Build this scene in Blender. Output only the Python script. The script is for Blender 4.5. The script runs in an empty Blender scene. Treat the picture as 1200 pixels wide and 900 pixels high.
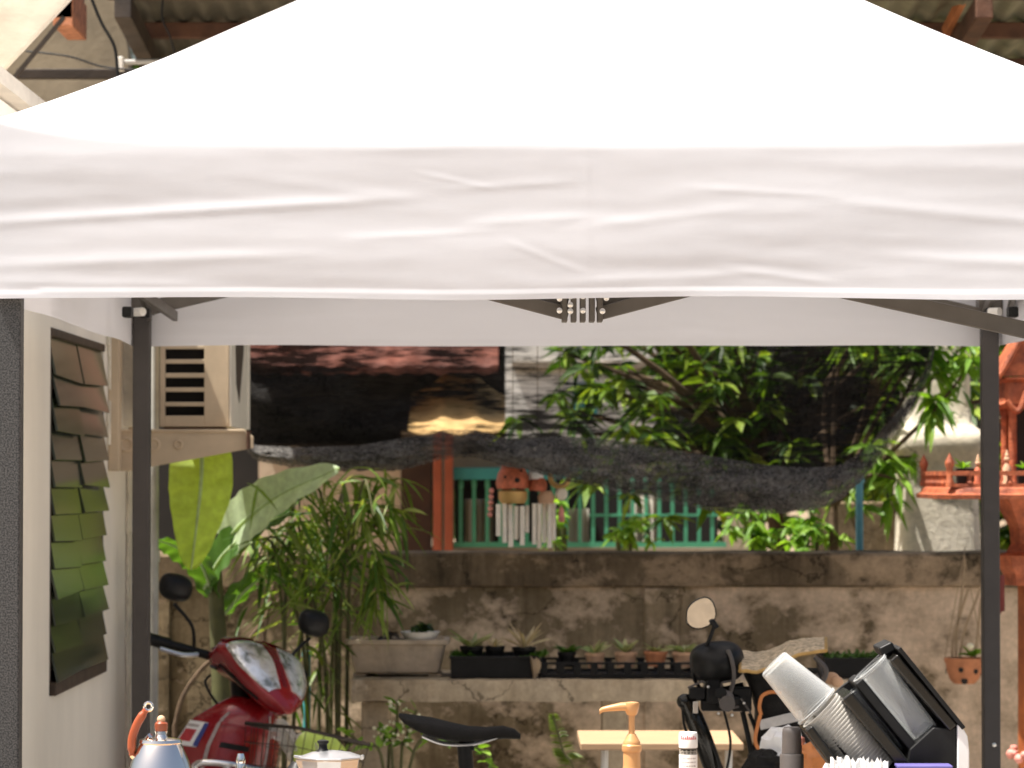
import bpy, bmesh, math, random
from mathutils import Vector, Matrix, Euler, noise
R = math.radians
rnd = random.Random(7)
scene = bpy.context.scene
col = scene.collection

# ------------------------------------------------------------------ camera, sky, sun, exposure
FPX = 3769.0                       # focal length in pixels of a 1200 wide picture
PITCH = math.atan(108 / FPX)
CAMZ = 1.55
cd = bpy.data.cameras.new('camera'); cam = bpy.data.objects.new('camera', cd); col.objects.link(cam)
cam.location = (0, 0, CAMZ); cam.rotation_euler = (math.pi / 2 + PITCH, 0, 0)
cd.sensor_width = 36; cd.lens = 36 * FPX / 1200
cd.clip_start = 0.1; cd.clip_end = 400
cd.dof.use_dof = True; cd.dof.focus_distance = 5.3; cd.dof.aperture_fstop = 11.0
scene.camera = cam

SUN = Vector((-0.36, -0.10, 0.92)).normalized()
w = bpy.data.worlds.new('World'); scene.world = w; w.use_nodes = True
nt = w.node_tree; nt.nodes.clear()
sky = nt.nodes.new('ShaderNodeTexSky'); sky.sky_type = 'NISHITA'; sky.sun_disc = False
sky.sun_elevation = math.asin(SUN.z); sky.sun_rotation = math.atan2(SUN.x, SUN.y)
sky.air_density = 1.2; sky.dust_density = 7.0; sky.ozone_density = 0.8
bg = nt.nodes.new('ShaderNodeBackground'); bg.inputs['Strength'].default_value = 0.074
wo = nt.nodes.new('ShaderNodeOutputWorld')
nt.links.new(sky.outputs[0], bg.inputs[0]); nt.links.new(bg.outputs[0], wo.inputs[0])
sd = bpy.data.lights.new('sun', 'SUN'); sd.energy = 5.0; sd.angle = R(0.6); sd.color = (1, 0.955, 0.89)
sun = bpy.data.objects.new('sun', sd); col.objects.link(sun); sun.location = (-3, -3, 9)
sun.rotation_euler = SUN.to_track_quat('Z', 'Y').to_euler()
vs = scene.view_settings; vs.view_transform = 'Standard'; vs.look = 'None'; vs.gamma = 1; vs.exposure = 1.06
scene.cycles.max_bounces = 10; scene.cycles.transparent_max_bounces = 24
scene.cycles.use_denoising = True

# ------------------------------------------------------------------ pixel <-> place
def P(px, py, Y):
    dx = (px - 600) / FPX; dz = (450 - py) / FPX
    c, s = math.cos(PITCH), math.sin(PITCH)
    yy = c - dz * s; zz = s + dz * c; k = Y / yy
    return Vector((dx * k, Y, CAMZ + zz * k))
def X(px, Y): return P(px, 558, Y).x
def Z(py, Y): return P(600, py, Y).z

# ------------------------------------------------------------------ materials
def lin(c):
    return tuple(((v / 255) / 12.92 if v / 255 <= 0.04045 else ((v / 255 + 0.055) / 1.055) ** 2.4) for v in c)
def NM(name):
    m = bpy.data.materials.new(name); m.use_nodes = True
    n = m.node_tree; b = n.nodes['Principled BSDF']
    return m, n, b
def noise_node(n, scale, detail=5, rough=0.6, stretch=None, coord='Object'):
    tc = n.nodes.new('ShaderNodeTexCoord')
    mp = n.nodes.new('ShaderNodeMapping')
    if stretch: mp.inputs['Scale'].default_value = stretch
    n.links.new(tc.outputs[coord], mp.inputs[0])
    t = n.nodes.new('ShaderNodeTexNoise'); t.inputs['Scale'].default_value = scale
    t.inputs['Detail'].default_value = detail; t.inputs['Roughness'].default_value = rough
    n.links.new(mp.outputs[0], t.inputs['Vector'])
    return t
def ramp(n, src, stops):
    r = n.nodes.new('ShaderNodeValToRGB'); e = r.color_ramp.elements
    while len(e) < len(stops): e.new(0.5)
    for i, (p, c) in enumerate(stops):
        e[i].position = p; e[i].color = (*c, 1) if len(c) == 3 else c
    n.links.new(src, r.inputs[0]); return r
def mixc(n, f, a, b, mode='MIX'):
    m = n.nodes.new('ShaderNodeMix'); m.data_type = 'RGBA'; m.blend_type = mode
    for sock, v in ((m.inputs['Factor'], f), (m.inputs['A'], a), (m.inputs['B'], b)):
        pass
    ins = [m.inputs[0], m.inputs[6], m.inputs[7]]
    for s, v in zip(ins, (f, a, b)):
        if hasattr(v, 'is_output'): n.links.new(v, s)
        elif isinstance(v, (int, float)): s.default_value = v
        else: s.default_value = (*v, 1)
    return m.outputs[2]
def mat(name, c, rough=0.6, metal=0.0, var=0.25, scale=12, bump=0.0, bscale=60, spec=0.5, coat=0.0, stretch=None, dark=None):
    """plain surface whose colour wanders between c*(1-var) and c*(1+var)"""
    m, n, b = NM(name)
    t = noise_node(n, scale, stretch=stretch)
    lo = dark or tuple(v * (1 - var) for v in c); hi = tuple(min(1, v * (1 + var)) for v in c)
    r = ramp(n, t.outputs['Fac'], [(0.3, lo), (0.7, hi)])
    n.links.new(r.outputs[0], b.inputs['Base Color'])
    b.inputs['Metallic'].default_value = metal
    b.inputs['Specular IOR Level'].default_value = spec
    b.inputs['Coat Weight'].default_value = coat
    t2 = noise_node(n, scale * 3, 4)
    rr = n.nodes.new('ShaderNodeMapRange'); rr.inputs[3].default_value = max(0.02, rough - 0.08); rr.inputs[4].default_value = min(1, rough + 0.1)
    n.links.new(t2.outputs['Fac'], rr.inputs[0]); n.links.new(rr.outputs[0], b.inputs['Roughness'])
    if bump:
        t3 = noise_node(n, bscale, 6)
        bp = n.nodes.new('ShaderNodeBump'); bp.inputs['Strength'].default_value = bump; bp.inputs['Distance'].default_value = 0.01
        n.links.new(t3.outputs['Fac'], bp.inputs['Height']); n.links.new(bp.outputs[0], b.inputs['Normal'])
    return m
def leafmat(name, cols, trans=0.4, rough=0.45):
    m, n, b = NM(name)
    g = n.nodes.new('ShaderNodeNewGeometry')
    st = [(i / (len(cols) - 1) if len(cols) > 1 else 0, c) for i, c in enumerate(cols)]
    r = ramp(n, g.outputs['Random Per Island'], st)
    t = noise_node(n, 40, 3)
    c = mixc(n, 0.35, r.outputs[0], ramp(n, t.outputs['Fac'], [(0.35, (0.35, 0.35, 0.3)), (0.7, (1, 1, 1))]).outputs[0], 'MULTIPLY')
    n.links.new(c, b.inputs['Base Color']); b.inputs['Roughness'].default_value = rough
    b.inputs['Specular IOR Level'].default_value = 0.35
    tr = n.nodes.new('ShaderNodeBsdfTranslucent')
    c2 = mixc(n, 1.0, c, (1.5, 1.5, 0.45), 'MULTIPLY'); n.links.new(c2, tr.inputs[0])
    mx = n.nodes.new('ShaderNodeMixShader'); mx.inputs[0].default_value = trans
    n.links.new(b.outputs[0], mx.inputs[1]); n.links.new(tr.outputs[0], mx.inputs[2])
    n.links.new(mx.outputs[0], n.nodes['Material Output'].inputs[0])
    return m
def fabric(name, c, trans=0.35, wr=0.12):
    m, n, b = NM(name)
    t = noise_node(n, 6, 5, stretch=(1, 1, 4))
    r = ramp(n, t.outputs['Fac'], [(0.3, tuple(v * 0.97 for v in c)), (0.7, c)])
    n.links.new(r.outputs[0], b.inputs['Base Color']); b.inputs['Roughness'].default_value = 0.55
    b.inputs['Sheen Weight'].default_value = 0.15
    b1 = noise_node(n, 900, 2); b2 = noise_node(n, 14, 7, 0.65, stretch=(0.55, 0.55, 2.2))
    ad = n.nodes.new('ShaderNodeMath'); ad.operation = 'MULTIPLY_ADD'; ad.inputs[1].default_value = 0.02
    n.links.new(b1.outputs['Fac'], ad.inputs[0]); n.links.new(b2.outputs['Fac'], ad.inputs[2])
    bp = n.nodes.new('ShaderNodeBump'); bp.inputs['Strength'].default_value = wr; bp.inputs['Distance'].default_value = 0.03
    n.links.new(ad.outputs[0], bp.inputs['Height']); n.links.new(bp.outputs[0], b.inputs['Normal'])
    tr = n.nodes.new('ShaderNodeBsdfTranslucent'); tr.inputs[0].default_value = (c[0], c[1] * 0.94, c[2] * 0.88, 1)
    mx = n.nodes.new('ShaderNodeMixShader'); mx.inputs[0].default_value = trans
    n.links.new(b.outputs[0], mx.inputs[1]); n.links.new(tr.outputs[0], mx.inputs[2])
    n.links.new(mx.outputs[0], n.nodes['Material Output'].inputs[0])
    return m
def clearmat(name, c, opacity=0.35, rough=0.15, rib=0):
    """milky clear plastic"""
    m, n, b = NM(name)
    b.inputs['Base Color'].default_value = (*c, 1); b.inputs['Roughness'].default_value = rough
    tp = n.nodes.new('ShaderNodeBsdfTransparent'); tp.inputs[0].default_value = (0.97, 0.97, 0.97, 1)
    lw = n.nodes.new('ShaderNodeLayerWeight'); lw.inputs[0].default_value = 0.35
    mr = n.nodes.new('ShaderNodeMapRange'); mr.inputs[3].default_value = opacity; mr.inputs[4].default_value = min(1, opacity + 0.5)
    n.links.new(lw.outputs['Facing'], mr.inputs[0])
    mx = n.nodes.new('ShaderNodeMixShader'); n.links.new(mr.outputs[0], mx.inputs[0])
    n.links.new(tp.outputs[0], mx.inputs[1]); n.links.new(b.outputs[0], mx.inputs[2])
    n.links.new(mx.outputs[0], n.nodes['Material Output'].inputs[0])
    return m
def netmat(name, c, lo, hi, scale, stretch, thin=()):
    """woven shade net: threads with gaps, denser where the cloth bunches"""
    m, n, b = NM(name)
    t0 = noise_node(n, 85, 5, 0.7)
    t9 = noise_node(n, 7, 5, 0.7, stretch=(1, 1, 2)); a9 = n.nodes.new('ShaderNodeMath'); a9.operation = 'MULTIPLY_ADD'; a9.inputs[1].default_value = 0.55; n.links.new(t0.outputs['Fac'], a9.inputs[0])
    b9 = n.nodes.new('ShaderNodeMath'); b9.operation = 'MULTIPLY'; b9.inputs[1].default_value = 0.45; n.links.new(t9.outputs['Fac'], b9.inputs[0]); n.links.new(b9.outputs[0], a9.inputs[2])
    r0 = ramp(n, a9.outputs[0], [(0.40, tuple(v * 0.3 for v in c)), (0.62, tuple(v * 1.8 for v in c))])
    n.links.new(r0.outputs[0], b.inputs['Base Color']); b.inputs['Roughness'].default_value = 0.7; b.inputs['Specular IOR Level'].default_value = 0.08
    t = noise_node(n, scale, 6, 0.65, stretch=stretch); t2 = noise_node(n, 2.6, 4, 0.6, stretch=(1, 1, 1.6))
    sc_ = n.nodes.new('ShaderNodeMath'); sc_.operation = 'MULTIPLY_ADD'; sc_.inputs[1].default_value = 0.9; n.links.new(t2.outputs['Fac'], sc_.inputs[0]); n.links.new(t.outputs['Fac'], sc_.inputs[2])
    mr = n.nodes.new('ShaderNodeMapRange'); mr.inputs[1].default_value = 0.80; mr.inputs[2].default_value = 1.03
    mr.inputs[3].default_value = lo; mr.inputs[4].default_value = hi
    last = sc_.outputs[0]
    tc = n.nodes.new('ShaderNodeTexCoord')
    for (hx, hz, rx, rz, amt) in thin:
        mp = n.nodes.new('ShaderNodeMapping'); mp.inputs['Location'].default_value = (-hx / rx, 0, -hz / rz); mp.inputs['Scale'].default_value = (1 / rx, 0, 1 / rz)
        n.links.new(tc.outputs['Object'], mp.inputs[0])
        le = n.nodes.new('ShaderNodeVectorMath'); le.operation = 'LENGTH'; n.links.new(mp.outputs[0], le.inputs[0])
        m2 = n.nodes.new('ShaderNodeMapRange'); m2.interpolation_type = 'SMOOTHSTEP'; m2.inputs[1].default_value = 0.2; m2.inputs[2].default_value = 1.1; m2.inputs[3].default_value = -amt; m2.inputs[4].default_value = 0
        n.links.new(le.outputs['Value'], m2.inputs[0])
        a_ = n.nodes.new('ShaderNodeMath'); n.links.new(last, a_.inputs[0]); n.links.new(m2.outputs[0], a_.inputs[1]); last = a_.outputs[0]
    n.links.new(last, mr.inputs[0])
    tp = n.nodes.new('ShaderNodeBsdfTransparent')
    mx = n.nodes.new('ShaderNodeMixShader'); n.links.new(mr.outputs[0], mx.inputs[0])
    n.links.new(tp.outputs[0], mx.inputs[1]); n.links.new(b.outputs[0], mx.inputs[2])
    n.links.new(mx.outputs[0], n.nodes['Material Output'].inputs[0])
    return m
def wallmat(name, base, stain, patch, seed=0, patch_amt=0.56, streak=0.5, xlo=-9, xhi=9, cracks=True):
    """old plaster: blotches, water streaks, flaked patches that grow commoner towards xhi"""
    m, n, b = NM(name)
    tA = noise_node(n, 2.2, 8, 0.65); tA.inputs['Vector'].links[0].from_node.inputs['Location'].default_value = (seed, 0, 0)
    tB = noise_node(n, 6.0, 7, 0.65, stretch=(2.4, 2.4, 0.32))
    tC = noise_node(n, 4.4, 10, 0.68, stretch=(1, 1, 1.3)); tC.inputs['Vector'].links[0].from_node.inputs['Location'].default_value = (seed + 4.3, 1, 2)
    tD = noise_node(n, 45, 6, 0.7)
    c1 = ramp(n, tA.outputs['Fac'], [(0.33, stain), (0.66, base)]).outputs[0]
    c2 = mixc(n, ramp(n, tB.outputs['Fac'], [(0.42, (0, 0, 0)), (0.68, (streak,) * 3)]).outputs[0], c1, tuple(v * 0.35 for v in stain))
    tc = n.nodes.new('ShaderNodeTexCoord'); sp = n.nodes.new('ShaderNodeSeparateXYZ'); n.links.new(tc.outputs['Object'], sp.inputs[0])
    mr = n.nodes.new('ShaderNodeMapRange'); mr.inputs[1].default_value = xlo; mr.inputs[2].default_value = xhi
    mr.inputs[3].default_value = -0.06; mr.inputs[4].default_value = 0.15; n.links.new(sp.outputs['X'], mr.inputs[0])
    ad = n.nodes.new('ShaderNodeMath'); ad.operation = 'ADD'; n.links.new(tC.outputs['Fac'], ad.inputs[0]); n.links.new(mr.outputs[0], ad.inputs[1])
    pf = ramp(n, ad.outputs[0], [(patch_amt - 0.02, (0, 0, 0)), (patch_amt + 0.03, (0.55,) * 3), (patch_amt + 0.12, (0.95,) * 3)]).outputs[0]
    if cracks:
        nv = noise_node(n, 5, 5, 0.6); vm = n.nodes.new('ShaderNodeVectorMath'); vm.operation = 'MULTIPLY_ADD'; vm.inputs[1].default_value = (0.35, 0.35, 0.35)
        n.links.new(nv.outputs['Color'], vm.inputs[0]); tcv = n.nodes.new('ShaderNodeTexCoord'); n.links.new(tcv.outputs['Object'], vm.inputs[2])
        vo = n.nodes.new('ShaderNodeTexVoronoi'); vo.feature = 'DISTANCE_TO_EDGE'; vo.inputs['Scale'].default_value = 2.3; n.links.new(vm.outputs[0], vo.inputs['Vector'])
        ck = ramp(n, vo.outputs['Distance'], [(0.0, (0.85,) * 3), (0.012, (0, 0, 0))]).outputs[0]
        c2 = mixc(n, ck, c2, tuple(v * 0.25 for v in stain))
    tE = noise_node(n, 11, 6, 0.7)
    c3 = mixc(n, pf, c2, mixc(n, ramp(n, tE.outputs['Fac'], [(0.35, (0.0,) * 3), (0.65, (0.9,) * 3)]).outputs[0], patch, tuple(0.55 * p_ + 0.35 * q_ for p_, q_ in zip(patch, base))))
    c4 = mixc(n, 0.45, c3, ramp(n, tD.outputs['Fac'], [(0.3, (0.45,) * 3), (0.65, (1.15,) * 3)]).outputs[0], 'MULTIPLY')
    n.links.new(c4, b.inputs['Base Color']); b.inputs['Roughness'].default_value = 0.9
    b.inputs['Specular IOR Level'].default_value = 0.2
    h = n.nodes.new('ShaderNodeMath'); h.operation = 'ADD'; n.links.new(tD.outputs['Fac'], h.inputs[0])
    pr = n.nodes.new('ShaderNodeRGBToBW'); n.links.new(pf, pr.inputs[0]); n.links.new(pr.outputs[0], h.inputs[1])
    bp = n.nodes.new('ShaderNodeBump'); bp.inputs['Strength'].default_value = 0.5; bp.inputs['Distance'].default_value = 0.008
    n.links.new(h.outputs[0], bp.inputs['Height']); n.links.new(bp.outputs[0], b.inputs['Normal'])
    return m

M = {}
M['tent'] = fabric('white tent fabric', (0.785, 0.795, 0.835), 0.27, 0.022)
M['leg'] = mat('hammered grey paint', (0.052, 0.046, 0.044), 0.5, 0.2, 0.1, 20, 0.1, 420)
def hammered():
    m, n, b = NM('hammered grey leg paint')
    t = noise_node(n, 330, 3, 0.5)
    r = ramp(n, t.outputs['Fac'], [(0.4, (0.03, 0.03, 0.031)), (0.62, (0.10, 0.098, 0.096))])
    n.links.new(r.outputs[0], b.inputs['Base Color']); b.inputs['Roughness'].default_value = 0.5; b.inputs['Metallic'].default_value = 0.2
    bp = n.nodes.new('ShaderNodeBump'); bp.inputs['Strength'].default_value = 0.3; bp.inputs['Distance'].default_value = 0.001
    n.links.new(t.outputs['Fac'], bp.inputs['Height']); n.links.new(bp.outputs[0], b.inputs['Normal'])
    return m
M['hammered'] = hammered()
M['truss'] = mat('brown grey truss paint', (0.10, 0.088, 0.075), 0.4, 0.25, 0.15, 15)
M['black'] = mat('black plastic', (0.010, 0.010, 0.010), 0.42, 0, 0.3, 30, spec=0.22)
M['blackgloss'] = mat('gloss black plastic', (0.012, 0.011, 0.009), 0.16, 0, 0.3, 25, spec=0.4)
M['nickel'] = mat('zinc bolt', (0.75, 0.73, 0.7), 0.3, 0.9, 0.1, 40)
M['whitecap'] = mat('white plastic cap', (0.75, 0.73, 0.68), 0.4, 0, 0.08)
M['housewall'] = None
M['housetrim'] = mat('pale corner plaster', (0.68, 0.62, 0.50), 0.85, 0, 0.2, 14, 0.5, 40)
M['darkwood'] = mat('dark window wood', (0.06, 0.04, 0.027), 0.6, 0, 0.4, 20, 0.2, 60)
M['acbeige'] = mat('aged beige casing', (0.54, 0.42, 0.28), 0.5, 0, 0.2, 5, 0.05, 60)
M['acedge'] = mat('pale casing edge', (0.72, 0.67, 0.56), 0.45, 0, 0.08, 10)
M['rust'] = mat('rusty steel', (0.085, 0.038, 0.02), 0.75, 0.2, 0.6, 7, 0.3, 60)
M['orangerust'] = mat('red lead steel', (0.42, 0.15, 0.05), 0.7, 0.1, 0.35, 12, 0.2, 60)
M['darksteel'] = mat('dark steel beam', (0.035, 0.025, 0.018), 0.6, 0.3, 0.4, 8, 0.2, 50)
M['roofsheet'] = mat('underside of roofing sheet', (0.20, 0.19, 0.12), 0.6, 0.1, 0.4, 5, 0.1, 40)
M['roofdark'] = mat('darker roofing sheet', (0.07, 0.065, 0.045), 0.6, 0.1, 0.45, 5, 0.1, 40)  # darker tone of the roofing sheet, used on the left half
M['board'] = mat('weathered pale board', (0.62, 0.54, 0.43), 0.75, 0, 0.16, 7, 0.15, 40, stretch=(1, 1, 3))
M['brick'] = mat('broken red brick end', (0.40, 0.16, 0.08), 0.85, 0, 0.5, 30, 0.6, 50)
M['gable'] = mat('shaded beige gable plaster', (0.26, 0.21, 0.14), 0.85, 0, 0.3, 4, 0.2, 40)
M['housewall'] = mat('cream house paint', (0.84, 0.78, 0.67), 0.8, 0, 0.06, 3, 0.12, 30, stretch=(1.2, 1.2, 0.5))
M['bwall'] = wallmat('stained boundary plaster', (0.37, 0.285, 0.175), (0.12, 0.085, 0.045), (0.80, 0.61, 0.43), 0, 0.55, 0.6, -1.6, 1.8)
M['coping'] = wallmat('mossy coping plaster', (0.32, 0.235, 0.145), (0.07, 0.05, 0.027), (0.52, 0.38, 0.24), 3, 0.63, 0.7, -1.6, 1.8)
M['bench'] = wallmat('old bench concrete', (0.56, 0.46, 0.33), (0.32, 0.245, 0.155), (0.64, 0.54, 0.41), 7, 0.62, 0.4)
M['trough'] = mat('cast concrete trough', (0.46, 0.37, 0.27), 0.9, 0, 0.22, 16, 0.4, 70)
M['soil'] = mat('dark soil', (0.035, 0.024, 0.015), 0.95, 0, 0.5, 60, 0.8, 90)
M['terra'] = mat('terracotta', (0.50, 0.20, 0.09), 0.8, 0, 0.3, 18, 0.3, 70)
M['paleterra'] = mat('pale clay', (0.58, 0.36, 0.22), 0.85, 0, 0.2, 20, 0.3, 70)
M['spirit'] = mat('glazed terracotta', (0.36, 0.095, 0.034), 0.65, 0, 0.5, 26, 0.5, 60, dark=(0.14, 0.03, 0.012))
M['spiritpost'] = mat('ochre painted post', (0.34, 0.10, 0.025), 0.55, 0, 0.35, 9, 0.2, 60, dark=(0.14, 0.035, 0.012))
M['maroon'] = mat('maroon cloth', (0.16, 0.03, 0.025), 0.8, 0, 0.3, 20)
M['stucco'] = wallmat('sunlit white stucco', (0.86, 0.79, 0.66), (0.70, 0.62, 0.48), (0.50, 0.40, 0.28), 11, 0.66, 0.25)
M['bluepipe'] = mat('faded blue pipe', (0.10, 0.34, 0.42), 0.5, 0, 0.15, 12)
M['greypipe'] = mat('weathered grey pipe', (0.42, 0.42, 0.38), 0.6, 0, 0.2, 12)
M['redpaint'] = mat('dark red motorcycle paint', (0.28, 0.006, 0.010), 0.24, 0.1, 0.12, 6, 0, 60, 0.5, 0.6)
M['maroonpaint'] = mat('maroon visor plastic', (0.17, 0.010, 0.02), 0.22, 0.1, 0.15, 6, 0, 60, 0.5, 0.5)
M['chrome'] = mat('chrome', (0.86, 0.85, 0.83), 0.06, 1.0, 0.03, 20)
M['steel'] = mat('polished kettle steel', (0.84, 0.79, 0.73), 0.05, 1.0, 0.03, 10)
M['alu'] = mat('satin aluminium', (0.60, 0.60, 0.61), 0.3, 0.85, 0.05, 30)
M['cherry'] = mat('red brown turned wood', (0.30, 0.065, 0.022), 0.35, 0, 0.25, 30, 0.05, 60, stretch=(1, 1, 0.2))
M['syrup'] = mat('tan pump plastic', (0.52, 0.275, 0.11), 0.35, 0, 0.06, 20)
M['amber'] = mat('syrup in bottle', (0.42, 0.19, 0.06), 0.15, 0, 0.1, 20)
M['cupclear'] = clearmat('milky clear cup plastic', (0.68, 0.70, 0.69), 0.15, 0.12)
M['cupstack'] = clearmat('nested cup plastic', (0.66, 0.63, 0.57), 0.5, 0.18)
M['bottleclear'] = clearmat('clear bottle', (0.5, 0.47, 0.42), 0.45, 0.1)
M['white'] = mat('white plastic', (0.82, 0.81, 0.79), 0.4, 0, 0.03, 20)
M['paper'] = mat('white paper', (0.9, 0.89, 0.87), 0.8, 0, 0.03, 30)
M['redink'] = mat('red ink', (0.55, 0.05, 0.06), 0.6, 0, 0.2, 60)
M['greyink'] = mat('grey ink', (0.45, 0.40, 0.38), 0.7, 0, 0.2, 60)
M['blueink'] = mat('blue ink', (0.04, 0.06, 0.26), 0.5, 0, 0.2, 60)
M['purple'] = mat('violet blue card', (0.13, 0.11, 0.33), 0.5, 0, 0.1, 20)
M['greyrubber'] = mat('charcoal rubber', (0.075, 0.065, 0.06), 0.5, 0, 0.15, 40)
M['pinewood'] = mat('pale pine plank', (0.44, 0.285, 0.165), 0.5, 0, 0.16, 8, 0.05, 60, stretch=(0.6, 14, 14))
M['counterwood'] = mat('counter wood', (0.40, 0.25, 0.13), 0.45, 0, 0.2, 8, 0.05, 60, stretch=(0.6, 12, 12))
M['bagblack'] = mat('black nylon', (0.012, 0.011, 0.010), 0.65, 0, 0.3, 40, 0.3, 120, spec=0.2)
M['bagorange'] = mat('orange piping', (0.62, 0.22, 0.06), 0.5, 0, 0.12, 40)
M['baggrey'] = mat('silver webbing', (0.52, 0.50, 0.48), 0.5, 0, 0.12, 60)
M['bagprint'] = mat('cream printed flap', (0.46, 0.37, 0.25), 0.6, 0, 0.55, 90)
M['mirror'] = mat('mirror glass', (0.60, 0.60, 0.59), 0.07, 0.95, 0.15, 30)
M['lens'] = None
def lensmat():
    m, n, b = NM('headlamp lens')
    t = noise_node(n, 24, 4); r = ramp(n, t.outputs['Fac'], [(0.36, (0.25, 0.26, 0.22)), (0.48, (0.80, 0.79, 0.74)), (0.6, (0.97, 0.97, 0.94))])
    n.links.new(r.outputs[0], b.inputs['Base Color']); b.inputs['Roughness'].default_value = 0.12; b.inputs['Metallic'].default_value = 0.55
    b.inputs['Coat Weight'].default_value = 0.8
    bp = n.nodes.new('ShaderNodeBump'); bp.inputs['Strength'].default_value = 0.35; bp.inputs['Distance'].default_value = 0.02
    n.links.new(t.outputs['Fac'], bp.inputs['Height']); n.links.new(bp.outputs[0], b.inputs['Normal'])
    return m
M['lens'] = lensmat()
M['louvre'] = None
def louvremat():
    m, n, b = NM('green tinted louvre glass')
    g = n.nodes.new('ShaderNodeNewGeometry')
    r = ramp(n, g.outputs['Random Per Island'], [(0.0, (0.025, 0.034, 0.029)), (0.3, (0.05, 0.062, 0.052)), (0.55, (0.035, 0.046, 0.027)), (0.8, (0.055, 0.07, 0.026)), (1.0, (0.06, 0.066, 0.056))])
    t = noise_node(n, 18, 6, 0.7)
    c = mixc(n, 0.7, r.outputs[0], ramp(n, t.outputs['Fac'], [(0.3, (0.45,) * 3), (0.7, (1.3,) * 3)]).outputs[0], 'MULTIPLY')
    n.links.new(c, b.inputs['Base Color']); b.inputs['Roughness'].default_value = 0.2; b.inputs['Specular IOR Level'].default_value = 0.4
    b.inputs['Coat Weight'].default_value = 0.08; b.inputs['Coat Roughness'].default_value = 0.08
    return m
M['louvre'] = louvremat()
M['net'] = netmat('black shade net', (0.010, 0.009, 0.008), 0.30, 0.97, 14, (0.6, 1, 4.5),
    thin=[(-0.13, -0.10, 0.24, 0.16, 0.22), (0.32, -0.13, 0.36, 0.26, 0.15), (-0.41, -0.22, 0.18, 0.07, 0.2), (0.78, -0.22, 0.3, 0.3, -0.07), (-0.85, -0.22, 0.5, 0.2, -0.12)])
M['nethem'] = netmat('bunched net in lit tone', (0.085, 0.08, 0.074), 0.42, 0.95, 110, (1, 1, 1.4))  # same net, doubled; the light it catches is put into the paler colour
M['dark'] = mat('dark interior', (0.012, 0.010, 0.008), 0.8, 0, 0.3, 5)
M['nhouse'] = mat('neighbour plaster', (0.33, 0.27, 0.20), 0.85, 0, 0.25, 2, 0.2, 20)
M['nbeige'] = mat('neighbour beige plaster', (0.55, 0.44, 0.32), 0.85, 0, 0.15, 3, 0.2, 20)
M['nroof'] = mat('rust red roof tiles', (0.12, 0.032, 0.016), 0.8, 0, 0.5, 5, 0.4, 14)
M['nwhite'] = mat('white neighbour wall', (0.82, 0.80, 0.74), 0.8, 0, 0.12, 3)
M['teal'] = mat('teal painted timber', (0.05, 0.30, 0.30), 0.5, 0, 0.15, 8)
M['greenbar'] = mat('green painted grille', (0.08, 0.34, 0.20), 0.45, 0, 0.2, 12)
M['curtain'] = mat('pale curtain', (0.50, 0.47, 0.40), 0.85, 0, 0.2, 10, stretch=(4, 4, 0.4))
M['redpost'] = mat('red oxide post', (0.42, 0.10, 0.045), 0.5, 0, 0.2, 8)
M['brownwood'] = mat('brown door wood', (0.06, 0.028, 0.015), 0.6, 0, 0.35, 8)
M['tan'] = mat('tan awning cloth', (0.52, 0.33, 0.13), 0.8, 0, 0.3, 9)
M['bamboo'] = leafmat('bamboo leaf', [(0.05, 0.11, 0.018), (0.10, 0.19, 0.025), (0.24, 0.35, 0.05), (0.12, 0.18, 0.03), (0.36, 0.42, 0.12)], 0.45)
M['banana'] = leafmat('yellow green banana leaf', [(0.50, 0.64, 0.14), (0.48, 0.62, 0.13)], 0.6)
M['bananapale'] = leafmat('pale waxy banana leaf', [(0.56, 0.68, 0.42), (0.58, 0.70, 0.42)], 0.35)
M['bananadark'] = leafmat('deep green banana leaf', [(0.08, 0.17, 0.025), (0.10, 0.20, 0.03)], 0.45)
M['mango'] = leafmat('mango leaf', [(0.025, 0.06, 0.010), (0.06, 0.13, 0.02), (0.16, 0.28, 0.03), (0.34, 0.46, 0.06)], 0.45)
M['hedge'] = leafmat('dark tree leaf', [(0.02, 0.045, 0.010), (0.04, 0.09, 0.016), (0.07, 0.13, 0.02)], 0.35)
M['shrub'] = leafmat('bright shrub leaf', [(0.10, 0.22, 0.03), (0.20, 0.38, 0.05), (0.28, 0.44, 0.08)], 0.45)
M['aloe'] = leafmat('succulent leaf', [(0.26, 0.34, 0.12), (0.40, 0.44, 0.20), (0.48, 0.42, 0.22)], 0.12)
M['aloedry'] = leafmat('sun bleached succulent leaf', [(0.55, 0.42, 0.25), (0.62, 0.54, 0.34)], 0.12)
M['moss'] = leafmat('moss tuft', [(0.05, 0.12, 0.015), (0.10, 0.20, 0.03)], 0.25)
M['fern'] = leafmat('fern leaf', [(0.12, 0.19, 0.03), (0.20, 0.26, 0.05)], 0.4)
M['bark'] = mat('brown bark', (0.11, 0.07, 0.04), 0.9, 0, 0.4, 14, 0.6, 40)
M['stem'] = mat('green brown stem', (0.085, 0.085, 0.028), 0.7, 0, 0.35, 14)
M['drytwig'] = mat('dry twig', (0.34, 0.25, 0.15), 0.85, 0, 0.3, 20)
M['petal'] = mat('cream petal', (0.75, 0.72, 0.50), 0.6, 0, 0.1, 30)
M['pinkpetal'] = mat('pink petal', (0.70, 0.28, 0.22), 0.6, 0, 0.3, 40)
M['shell'] = mat('ivory bamboo tube', (0.88, 0.81, 0.68), 0.6, 0, 0.12, 14)
M['redclay'] = mat('red painted clay', (0.50, 0.13, 0.06), 0.6, 0, 0.5, 40)
M['gold'] = mat('dull gold paint', (0.48, 0.30, 0.10), 0.45, 0.3, 0.25, 20)
M['bagclear'] = clearmat('thin clear bag', (0.72, 0.68, 0.62), 0.35, 0.3)
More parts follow.
